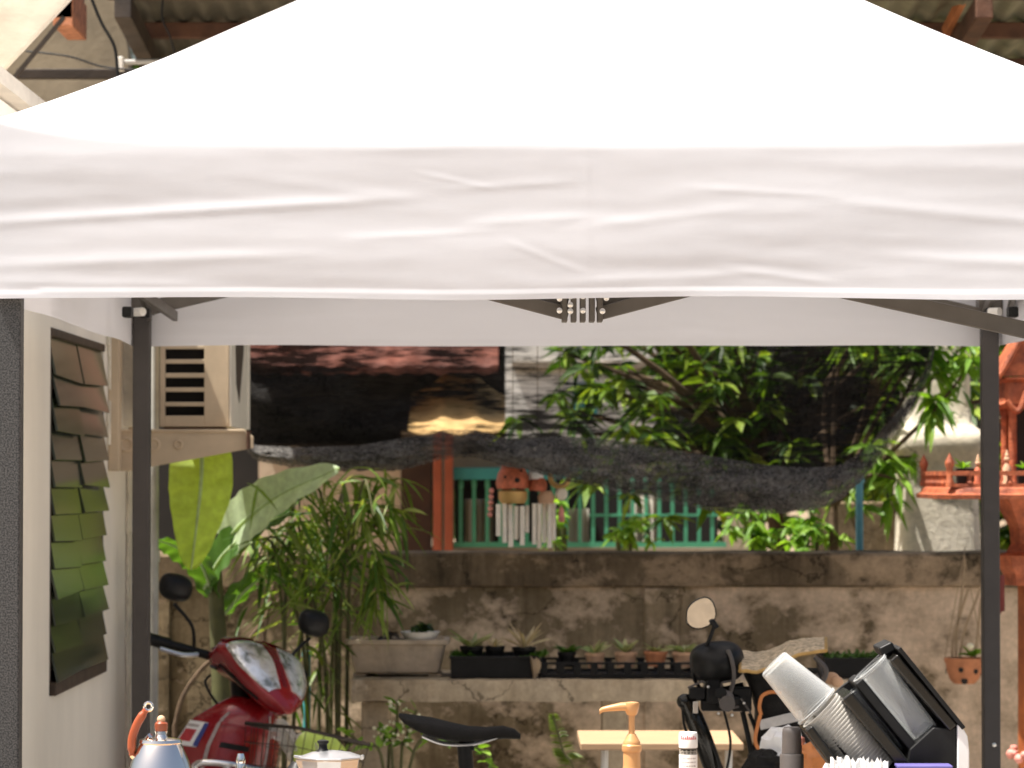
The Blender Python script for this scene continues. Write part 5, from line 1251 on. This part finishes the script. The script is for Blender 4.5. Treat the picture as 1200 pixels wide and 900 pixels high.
# steering stem, tall and black
mb = MB(); mb.tube(arc([P(805, 822, BYC - .02), P(811, 836, BYC - .02), P(822, 862, BYC - .02), P(836, 900, BYC), hd_t + Vector((0, 0, .0))], 5), [.019] * 6 + [.021] * 15, 16); mb.ball(P(803, 822, BYC - .02), (.019, .019, .017), 16, 10)
part('stem', mb, M['blackgloss'], bi)
mb = MB(); mb.bar(P(812, 829, BYC - .045), P(818, 829, BYC - .045), .004, .026); part('stem_clamp', mb, M['nickel'], bi, .002)
mb = MB(); mb.tube(arc([P(813, 815, BYC - .02), P(845, 812, BYC), P(872, 806, BYC)], 4), .013, 12); mb.tube([P(845, 812, BYC - .28), P(845, 812, BYC + .28)], .012, 12)
part('handlebar', mb, M['black'], bi)
for s_ in (-1, 1):
    mb = MB(); mb.tube([P(845, 812, BYC) + Vector((0, s_ * .16, 0)), P(842, 814, BYC) + Vector((0, s_ * .285, 0))], .017, 14); part('grip', mb, M['greyrubber'], bi)
mb = MB()
mb.span(P(808, 806, BYC - .05), P(826, 818, BYC - .01)); mb.span(P(828, 796, BYC - .06), P(842, 822, BYC)); mb.span(P(842, 812, BYC - .05), P(866, 828, BYC - .005)); mb.span(P(822, 820, BYC - .04), P(848, 832, BYC)); mb.span(P(858, 806, BYC - .05), P(879, 832, BYC))
mb.tube([P(838, 815, BYC - .06), P(838, 815, BYC - .02)], .017, 16); mb.tube([P(862, 822, BYC - .06), P(862, 822, BYC - .02)], .012, 16)
part('control_cluster', mb, M['black'], bi, .004)
for a in ((806, 806, 824, 798), (845, 800, 862, 797), (868, 818, 880, 836), (850, 832, 866, 828)):
    mb = MB(); mb.bar(P(a[0], a[1], BYC - .065), P(a[2], a[3], BYC - .065), .004, .0045); part('clamp_plate', mb, M['greyrubber'], bi, .001)
for a, b in ((830, 805), (850, 818), (858, 838), (872, 824), (842, 836)):
    mb = MB(); mb.ball(P(a, b, BYC - .066), .0035, 8, 6); part('bright_fastener', mb, M['nickel'], bi)
mb = MB(); mb.tube(arc([P(853, 762, BYC - .075), P(858, 775, BYC - .085), P(860, 795, BYC - .08), P(854, 818, BYC - .07)], 6), .0048, 8); part('brake_lever', mb, M['greyrubber'], bi)
rg = []
lc = P(840, 776, BYC)
for t, s_ in ((-.085, .12), (-.08, .42), (-.065, .72), (-.04, .92), (-.01, 1.0), (.03, 1.0), (.034, .94), (.036, .3)):
    rg.append(sring(lc + Vector((0, t, 0)), Vector((1, 0, .10)).normalized(), Vector((-.10, 0, 1)).normalized(), 31 * kk * s_, 24 * kk * s_, 28, 2.7))
mb = MB(); mb.loft(rg); lamp = part('lamp_shell', mb, M['black'], bi, smooth=60)
mb = MB(); mb.loft([[p + Vector((0, .004 * q, 0)) for p in sring(lc + Vector((0, -.012, 0)), Vector((1, 0, .10)).normalized(), Vector((-.10, 0, 1)).normalized(), 32 * kk, 25 * kk, 28, 2.7)] for q in (0, 1)]); part('rim_ring', mb, M['greyrubber'], lamp)
mb = MB(); mb.tube(arc([P(838, 730, BYC - .04), P(832, 748, BYC - .04), P(822, 768, BYC - .03), P(812, 790, BYC - .02), P(820, 806, BYC - .01)], 6), .0042, 8); ms = part('mirror', mb, M['black'], bi)
mb = MB(); mb.tube([P(834, 727, BYC - .045), P(840, 736, BYC - .045)], .0065, 10); part('mirror_joint', mb, M['black'], ms)
def mring(off, s_):
    pts = [(803, 722), (804, 714), (810, 706), (820, 700.5), (829, 699.5), (836, 705), (840, 716), (839, 726), (834, 732), (822, 737), (811, 736), (804, 730)]
    cxm, cym = 822, 718; out = arc([P(cxm + (a - cxm) * s_, cym + (b - cym) * s_, BYC - .05) for a, b in pts + [pts[0]]], 3)[:-1]
    return [p + Vector((0, off + (p.x - P(cxm, cym, BYC).x) * .5, 0)) for p in out]
mb = MB(); mb.loft([mring(.028, .5), mring(.02, .85), mring(.004, 1.0), mring(-.004, 1.0), mring(-.006, .95), mring(-.003, .93)]); part('mirror_shell', mb, M['blackgloss'], ms, smooth=50)
mb = MB(); mb.loft([mring(-.0035, .925), mring(-.0045, .92)]); part('mirror_glass', mb, M['mirror'], ms)
mb = MB()
for pts, r_ in (([(878, 836), (886, 860), (880, 885), (860, 915)], .0045), ([(870, 834), (878, 870), (884, 905)], .006), ([(848, 832), (856, 870), (850, 910)], .003), ([(812, 838), (838, 880), (846, 915)], .004), ([(800, 832), (802, 850), (812, 880)], .003)):
    mb.tube(arc([P(a, b, BYC - .03) for a, b in pts], 6), r_, 7)
part('cable', mb, M['black'], bi)

# handlebar bag
GY = 6.98
hb = thing('handlebar_bag', 'black handlebar bag with orange piping, silver band and printed cream flap behind the cups', 'bag', P(920, 905, GY))
mb = MB(); 
def br(px0, px1, py, d=.075): 
    a, b = P(px0, py, GY), P(px1, py, GY); return sring((a + b) / 2 + Vector((0, .08, 0)), (1, 0, 0), (0, 1, 0), (b.x - a.x) / 2, d, 32, 6)
mb.loft([br(900, 966, 915), br(893, 968, 900), br(888, 968, 870), br(889, 968, 835), br(882, 970, 808), br(876, 972, 795), br(876, 970, 790), br(884, 965, 787, .06)]); part('bag_body', mb, M['bagblack'], hb, smooth=50)
def flap(u, v):
    px = 869 + (966 - 869) * u; py = 778 - 26 * u ** 1.3 + 3 * math.sin(u * 7); p = P(px, py, GY - .02 + .17 * v); p.z += .03 * v * (1 - u * .5) - .012 * (1 - v) ** 4 + .004 * noise.noise(Vector((u * 8, v * 5, 0))); return p
fo = part('flap', MB().sheet(flap, 24, 10, (0, 0, -.008)), M['bagprint'], hb, smooth=40)
mb = MB(); mb.tube([flap(q / 16, 0) + Vector((0, -.003, -.004)) for q in range(17)], .004, 8); mb.tube([flap(0, q / 8) + Vector((-.003, 0, -.004)) for q in range(9)], .004, 8); mb.tube([flap(1, q / 8) + Vector((.003, 0, -.004)) for q in range(9)], .004, 8); part('flap_trim', mb, M['gold'], fo)
mb = MB()
for pts in ([(916, 812), (903, 811), (893, 816), (890, 828), (892, 838)], [(891, 838), (888, 850), (885, 866), (888, 876), (895, 881)]): mb.tube(arc([P(a, b, GY - .005) for a, b in pts], 6), .0042, 8)
part('piping', mb, M['bagorange'], hb)
mb = MB(); mb.bar(P(890, 850, GY - .004), P(940, 838, GY - .004), .004, .022); part('band', mb, M['baggrey'], hb, .002)
mb = MB(); mb.ball(P(974, 795, GY + .02), (.018, .02, .014), 14, 8); mb.ball(P(981, 799, GY), (.014, .012, .012), 12, 8); part('toggle', mb, M['paleterra'], hb)
mb = MB(); mb.tube(arc([P(955, 770, GY - .02), P(968, 785, GY - .03), P(962, 800, GY - .02), P(956, 790, GY - .02)], 6), .006, 8); mb.tube([P(958, 772, GY - .01), P(964, 795, GY - .01)], .004, 6); part('buckle', mb, M['greyrubber'], hb)
rg = thing('rag', 'crumpled white and orange cloth between the bag and the dark tumbler', 'cloth', P(925, 905, 6.8))
mb = MB(); mb.ball(P(917, 885, 6.8), (.052, .04, .055), 22, 14, .5, 3); part('white_fold', mb, M['paper'], rg)
mb = MB(); mb.ball(P(950, 892, 6.78), (.045, .04, .04), 20, 12, .4, 8); part('orange_fold', mb, M['bagorange'], rg)
mb = MB(); mb.ball(P(897, 897, 6.76), (.04, .03, .03), 18, 10, .5, 5); part('dark_fold', mb, M['bagblack'], rg)

# ------------------------------------------------------------------ coffee counter (top just below the picture) and what stands on it
CY0 = 4.7; kk = CY0 / FPX; cz = 0.96
ct = thing('coffee_counter', 'wooden coffee counter in front of the tent carrying kettle, moka pot and cups', 'counter', (.1, 4.75, 0))
part('countertop', MB().span((-.95, 4.42, cz - .035), (1.0, 5.10, cz)), M['counterwood'], ct, .004)
part('front_panel', MB().span((-.90, 4.47, .0), (.95, 4.49, cz - .036)), M['counterwood'], ct, .002)
for x in (-.88, .93):
    for y in (4.53, 5.05): part('leg', MB().span((x - .025, y - .025, 0), (x + .025, y + .025, cz - .036)), M['darkwood'], ct, .003)
cz += .0006
# kettle
kx = X(189, CY0); kt = thing('kettle', 'polished steel kettle with red brown wooden handle and knob at the lower left', 'kettle', (kx, CY0, cz))
zt = Z(864, CY0); hb_ = zt - cz
mb = MB(); mb.lathe([(.052, 0), (.058, .004), (.062, .02), (.060, hb_ * .45), (.052, hb_ * .68), (.043, hb_ * .82), (.033, hb_ * .93), (.030, hb_ * .955), (.0315, hb_ * .965), (.030, hb_ * .985), (.012, hb_ * 1.0)], (kx, CY0, cz), 48); part('body', mb, M['steel'], kt, smooth=50)
mb = MB(); mb.lathe([(.010, 0), (.008, .004), (.0095, .009)], (kx + .001, CY0, zt), 20); lid = part('knob_base', mb, M['steel'], kt)
mb = MB(); mb.lathe([(.0085, 0), (.0095, .003), (.0095, .011), (.006, .014)], (kx + .001, CY0, zt + .0092), 20); part('knob', mb, M['cherry'], lid)
mb = MB(); mb.ball((kx + .001, CY0, zt + .026), (.0062, .0062, .006), 14, 8); part('knob_tip', mb, M['paleterra'], lid)
hpts = [P(160, 893, CY0), P(155, 885, CY0), P(155, 866, CY0), P(161, 848, CY0), P(171, 832, CY0)]
def hsec(i, cv):
    t = (cv[min(i + 1, len(cv) - 1)] - cv[max(i - 1, 0)]).normalized(); nx = Vector((0, 1, 0)); nn = t.cross(nx).normalized(); w_ = 1 if 2 < i < len(cv) - 3 else .75
    return sring(cv[i], nn, nx, .0062 * w_, .011 * w_, 16, 3)
cv = arc(hpts[1:], 7); mb = MB(); mb.loft([hsec(i, cv) for i in range(len(cv))]); part('handle', mb, M['cherry'], kt, smooth=50)
mb = MB(); c = P(174, 828, CY0); mb.tube([c + Vector((.0058 * math.cos(a), 0, .0058 * math.sin(a))) for a in [q * .3142 for q in range(21)]], .0022, 8, False); mb.tube([P(171, 868, CY0), P(176, 862, CY0 - .01)], .004, 8); mb.tube([P(155, 884, CY0), P(163, 893, CY0)], .005, 8)
part('handle_fitting', mb, M['steel'], kt)
mb = MB(); mb.tube(arc([(kx + .055, CY0 - .01, cz + .05), (kx + .085, CY0 - .02, cz + .07), (kx + .095, CY0 - .02, cz + .11), (kx + .115, CY0 - .02, cz + .125)], 6), [.010 - .0002 * i for i in range(19)], 12); part('spout', mb, M['steel'], kt)
# moka pot
mx = X(388, CY0); mk = thing('moka_pot', 'faceted aluminium moka pot with dark lid knob on the counter', 'moka pot', (mx, CY0, cz))
zt = Z(889, CY0)
def octo(r_, z, ph=.3927): return [Vector((mx + r_ * math.cos(ph + q * math.pi / 4), CY0 + r_ * math.sin(ph + q * math.pi / 4), z)) for q in range(8)]
mb = MB(); mb.loft([octo(.044, cz), octo(.046, cz + .006), octo(.034, cz + (zt - cz) * .48), octo(.033, cz + (zt - cz) * .52), octo(.0445, zt - .001), octo(.0455, zt)]); part('body', mb, M['alu'], mk, .0012, smooth=20)
mb = MB(); mb.loft([octo(.047, zt + .0005), octo(.047, zt + .003), octo(.030, zt + .009), octo(.009, zt + .012)]); ld = part('lid', mb, M['alu'], mk, .0008, smooth=20)
mb = MB(); mb.lathe([(.010, 0), (.0065, .004), (.006, .010), (.0085, .013), (.0085, .0155), (.004, .017)], (X(379, CY0), CY0, zt + .0105), 14); part('knob', mb, M['black'], ld)
mb = MB(); mb.prism([(mx - .040, CY0 - .014, zt - .001), (mx - .054, CY0, zt + .001), (mx - .040, CY0 + .014, zt - .001)], (0.0, 0, .0045)); mb.prism([(mx - .040, CY0 - .013, zt - .0012), (mx - .052, CY0, zt - .0012), (mx - .040, CY0 + .013, zt - .0012)], (.014, 0, -.035)); part('spout', mb, M['alu'], mk, .001)
mb = MB(); mb.tube(arc([(mx + .010, CY0 + .040, zt - .004), (mx + .012, CY0 + .053, zt - .003), (mx + .02, CY0 + .085, zt - .02), (mx + .02, CY0 + .08, zt - .085)], 6), .008, 10, flat=1.4); part('handle', mb, M['black'], mk)
mb = MB(); mb.tube([(mx + .046, CY0 - .012, zt + .002), (mx + .046, CY0 + .012, zt + .002)], .003, 8); part('hinge', mb, M['alu'], mk)
# small steel shaker and a red tin between kettle and moka pot
for nm, px, pt, r_, m_, lab, ct_, tip in (('cocoa_shaker', 283, 883, .008, 'chrome', 'slim shiny steel shaker between the kettle and the moka pot', 'shaker', 1), ('red_tin', 350, 893, .018, 'redpaint', 'small red tin behind the left side of the moka pot', 'tin', 0)):
    y = 4.78; c = (X(px, y), y, cz); h = Z(pt, y) - cz
    t = thing(nm, lab, ct_, c); mb = MB(); mb.lathe([(r_ * .95, 0), (r_, .003), (r_, h * .88), (r_ * .8, h * .92)], c, 24); part('body', mb, M[m_], t)
    mb = MB(); mb.lathe([(r_ * .85, h * .921), (r_ * .9, h * .95), (r_ * .55, h)], c, 24); part('cap', mb, M['chrome'] if tip else M['black'], t)
# syrup bottle with pump
sxp = X(740, CY0); sb = thing('syrup_bottle', 'syrup bottle with a tan pump dispenser pointing left', 'bottle', (sxp, CY0, cz))
zc_ = Z(881, CY0); H = zc_ - cz
mb = MB(); mb.lathe([(.034, 0), (.036, .004), (.036, H * .55), (.030, H * .68), (.014, H * .84), (.0125, H * .9), (.0125, H)], (sxp, CY0, cz), 32); part('bottle', mb, M['syrup'], sb)
mb = MB(); mb.lathe([(.0135, 0), (.0145, .002), (.0145, .009), (.0125, .011), (.0125, .014), (.0105, .017), (.0085, .021), (.0055, .026)], (sxp, CY0, zc_ + .0002), 24); pm = part('pump_collar', mb, M['syrup'], sb)
zh = Z(838, CY0)
mb = MB(); mb.tube([(sxp, CY0, zc_ + .02), (sxp, CY0, zh)], .0045, 14); part('pump_stem', mb, M['syrup'], pm)
mb = MB(); mb.lathe([(.0065, 0), (.0085, .003), (.0105, .010), (.0115, .016), (.0105, .0185), (.004, .0195)], (sxp, CY0, zh), 20)
mb.loft([sring(P(a, b, CY0), (0, 1, 0), (0, 0, 1), hw * kk, hh * kk, 14, 2.5) for a, b, hw, hh in ((742, 828, 7, 5.5), (728, 828, 6.5, 4.8), (714, 830, 5, 3.6), (706, 831.5, 4, 3), (702.5, 834, 3, 3.2))]); part('pump_head', mb, M['syrup'], pm, smooth=50)
# small bottle with printed cap
bx = X(806, CY0); by_ = CY0
bo = thing('spice_bottle', 'small bottle with white cap printed in red and white label', 'bottle', (bx, by_, cz)); r_ = .0132
zc1, zc0 = Z(858, CY0), Z(876, CY0); zl = Z(884, CY0)
mb = MB(); mb.lathe([(r_ * .96, 0), (r_, .003), (r_, zl - cz), (r_ * .97, zc0 - cz - .002), (r_ * .85, zc0 - cz - .0005)], (bx, by_, cz), 28); part('glass', mb, M['bottleclear'], bo)
mb = MB(); mb.lathe([(r_ * 1.03, 0), (r_ * 1.05, .002), (r_ * 1.04, zc1 - zc0 - .003), (r_ * .96, zc1 - zc0), (.0005, zc1 - zc0 + .0002)], (bx, by_, zc0), 28); cap = part('cap', mb, M['white'], bo)
def strip(mb, r_, z, h, a0, a1):
    def fn(u, v):
        a = R(a0 + (a1 - a0) * u); return Vector((bx + r_ * math.sin(a), by_ - r_ * math.cos(a), z + h * v))
    mb.grid(fn, 4, 1)
mb = MB()
for i, a in enumerate((-52, -38, -24, -11, 2, 15, 28, 42)):
    hh = (.006, .0042, .0038, .0056, .004, .0036, .0052, .004)[i]; strip(mb, r_ * 1.056, zc1 - .0098, hh, a, a + 7)
    strip(mb, r_ * 1.0565, zc1 - .0098, .0014, a, a + 11)
part('cap_print', mb, M['redink'], cap)
mb = MB(); mb.lathe([(r_ * 1.015, 0), (r_ * 1.015, zl - cz - .02), (r_ * .99, zl - cz - .0199), (r_ * .99, 0)], (bx, by_, cz + .02), 28, closed=True); lb = part('label', mb, M['paper'], bo)
mb = MB(); rr = random.Random(8)
for row in range(5):
    a = -50
    while a < 45:
        ww = rr.uniform(5, 14); strip(mb, r_ * 1.022, zl - .006 - row * .0055, .0018, a, a + ww); a += ww + 4
part('label_print', mb, M['greyink'], lb)
mb = MB(); strip(mb, r_ * 1.003, zc0 - .0045, .003, -60, 60); strip(mb, r_ * 1.003, zc0 - .008, .002, -50, 50); part('neck_print', mb, M['dark'], bo)
# dark tumbler
dx_ = X(927, CY0); tz_ = Z(852, CY0); tu = thing('tumbler', 'charcoal tumbler with a narrower rounded lid in front of the black bag', 'tumbler', (dx_, CY0, cz)); st1 = Z(884, CY0) - cz; H = tz_ - cz
mb = MB(); mb.lathe([(.016, 0), (.0175, .003), (.0175, st1 - .001), (.0165, st1 + .001)], (dx_, CY0, cz), 32); part('body', mb, M['greyrubber'], tu)
mb = MB(); mb.lathe([(.0146, st1 + .0012), (.0138, H - .008), (.0132, H - .003), (.011, H), (.0005, H + .0006)], (dx_, CY0, cz), 32); part('lid', mb, M['greyrubber'], tu)
mb = MB(); mb.ball(P(939, 868, CY0 + .03), (.006, .006, .006), 10, 7, .4, 2); mb.tube([P(939, 870, CY0 + .03), P(938, 900, CY0 + .03), Vector((X(938, CY0 + .03), CY0 + .03, cz))], .0015, 5)
solo('pink_flower', mb, M['pinkpetal'], 'tiny pink flower bud right beside the charcoal tumbler', 'flower')

# cup dispenser: black dividers leaning at about 45 degrees, on a dark back panel
DY = 4.70
di = thing('cup_dispenser', 'black plastic cup dispenser with slanted channels and a white side cap', 'cup dispenser', (X(1060, DY), DY, cz))
def slat(a, b, th, y0, y1, m_='blackgloss', name='divider', ext=0, bev=.0035):
    A, B = P(*a, DY), P(*b, DY); d = (B - A).normalized(); A -= d * ext; n_ = Vector((d.z, 0, -d.x)) * th * kk / 2
    mb = MB(); mb.prism([A + n_ + Vector((0, y0, 0)), B + n_ + Vector((0, y0, 0)), B - n_ + Vector((0, y0, 0)), A - n_ + Vector((0, y0, 0))], (0, y1 - y0, 0)); part(name, mb, M[m_], di, bev)
pan = [P(a, b, DY + .062) for a, b in [(948, 842), (985, 805), (1005, 790), (1040, 758), (1047, 757), (1122, 848), (1122, 1010), (985, 1010), (985, 900)]]
mb = MB(); mb.prism(pan, (0, .008, 0)); part('back_panel', mb, M['black'], di, .002)
slat((944, 850), (1010, 940), 11, -.05, .061)
slat((955, 840), (1040, 945), 5, -.03, .061)
slat((988, 812), (1085, 930), 15, -.055, .061); slat((1002, 796), (1092, 905), 12, -.045, .061, 'black')
slat((1042, 768), (1112, 850), 13, -.055, .061); slat((1048, 757), (1123, 850), 5, -.06, .061, 'black', bev=.001)
slat((1030, 764), (1046, 756), 12, -.02, .061, 'black')
mb = MB(); mb.prism([P(a, b, DY - .052) for a, b in [(1066, 878), (1094, 852), (1112, 854), (1121, 850), (1121, 1010), (1020, 1010), (1020, 940), (1062, 900)]], (0, .11, 0)); part('body', mb, M['black'], di, .003)
mb = MB(); mb.prism([P(a, b, DY - .056) for a, b in [(1122, 849), (1128, 852), (1134, 863), (1136, 880), (1136, 1010), (1122, 1010)]], (0, .122, 0)); part('side_cap', mb, M['white'], di, .002)
mb = MB(); mb.span((X(985, DY), DY - .06, cz), (X(1137, DY), DY + .07, cz + .02)); part('base', mb, M['black'], di, .003)
def cup(a, b, r0, r1, m_, label, y=DY - .002, ribs=0, name='plastic_cup', open_end=True, rim=True):
    A, B = P(*a, y), P(*b, y); ax = (B - A); L = ax.length
    t = thing(name, label, 'cup', B, group='clear plastic cups in the dispenser')
    prof = [(.0005, 0.0005), (r0 * kk * .9, 0), (r0 * kk, .002), (r0 * kk + (r1 - r0) * kk * .5, L * .5), (r1 * kk, L - .004)]
    mb = MB(); mb.lathe(prof + [(r1 * kk * .97, L - .004), (r0 * kk * .95, .006), (.0005, .005)], A, 36, ax); part('cup_wall', mb, M[m_], t, smooth=50)
    if rim:
        rb = MB(); c = B - ax.normalized() * .003; rb.lathe([(r1 * kk * .99, -.002), (r1 * kk * 1.06, -.001), (r1 * kk * 1.06, .002), (r1 * kk * .99, .003)], c, 36, ax, closed=True); part('rim', rb, M[m_], t)
    return A, B
cup((906, 777), (958, 829), 19.5, 28, 'cupclear', 'milky plastic cup, upside down on top of the leaning stack')
axd = (P(958, 829, DY) - P(906, 777, DY)).normalized()
sk = P(958, 829, DY)
for q in range(24):
    c = sk + axd * (.005 + .0052 * q); t = thing('plastic_cup', 'rim of a plastic cup nested in the leaning stack below the top cup', 'cup', c, group='nested cups in the leaning stack')
    mb = MB(); mb.lathe([(27.4 * kk, 0), (28.2 * kk, .0006), (28.2 * kk, .003), (27.4 * kk, .005), (26 * kk, .005), (26 * kk, 0)], c, 32, axd, closed=True); part('rim', mb, M['cupstack'], t, smooth=40)
cup((1086, 860), (1018, 782), 16, 23, 'cupclear', 'single clear plastic cup lying mouth up in the right channel', DY - .02)
cup((1074, 883), (1003, 805), 11, 15, 'cupclear', 'narrow clear cup lid edge peeking above the middle divider', DY + .03)
# white tissues in a holder, violet box
ts = thing('tissue_holder', 'bunch of torn white paper tissues standing up in front of the cups', 'tissues', (X(1005, 4.62), 4.62, cz))
mb = MB(); mb.lathe([(.040, 0), (.042, .003), (.042, Z(915, 4.62) - cz), (.038, Z(915, 4.62) - cz), (.038, .01), (.0005, .009)], (X(1005, 4.62), 4.62, cz), 28); part('holder', mb, M['black'], ts)
mb = MB(); rr = random.Random(2); s4 = 4.62 / FPX
for q in range(12):
    x0 = X(974 + q * 5.2, 4.62); y0 = 4.60 + rr.uniform(-.015, .03); hw = rr.uniform(.008, .013); zz = Z(895 - rr.uniform(-2, 9), 4.62)
    n_ = 7; top = [zz + rr.uniform(-.006, .004) for _ in range(n_ + 1)]; a = rr.uniform(-.5, .5)
    def fn(u, v): 
        i = min(int(u * n_), n_ - 1); t = u * n_ - i; h = top[i] * (1 - t) + top[i + 1] * t; q_ = u * 2 - 1
        return Vector((x0 + q_ * hw * math.cos(a), y0 + q_ * hw * math.sin(a) + .004 * math.sin(u * 9 + v * 3), cz + .02 + (h - cz - .02) * v))
    mb.sheet(fn, 14, 6, (0, .0012, 0))
part('tissue', mb, M['paper'], ts)
vb = thing('violet_box', 'low violet blue carton in front of the cup dispenser', 'box', (X(1080, 4.6), 4.6, cz))
mb = MB(); mb.span((X(1050, 4.6), 4.58, cz), (X(1112, 4.6), 4.62, Z(896, 4.6) - .004)); part('carton', mb, M['purple'], vb, .001)
mb = MB(); mb.span((X(1049, 4.6), 4.579, Z(896, 4.6) - .0038), (X(1113, 4.6), 4.621, Z(896, 4.6))); part('lid', mb, M['purple'], vb, .001)
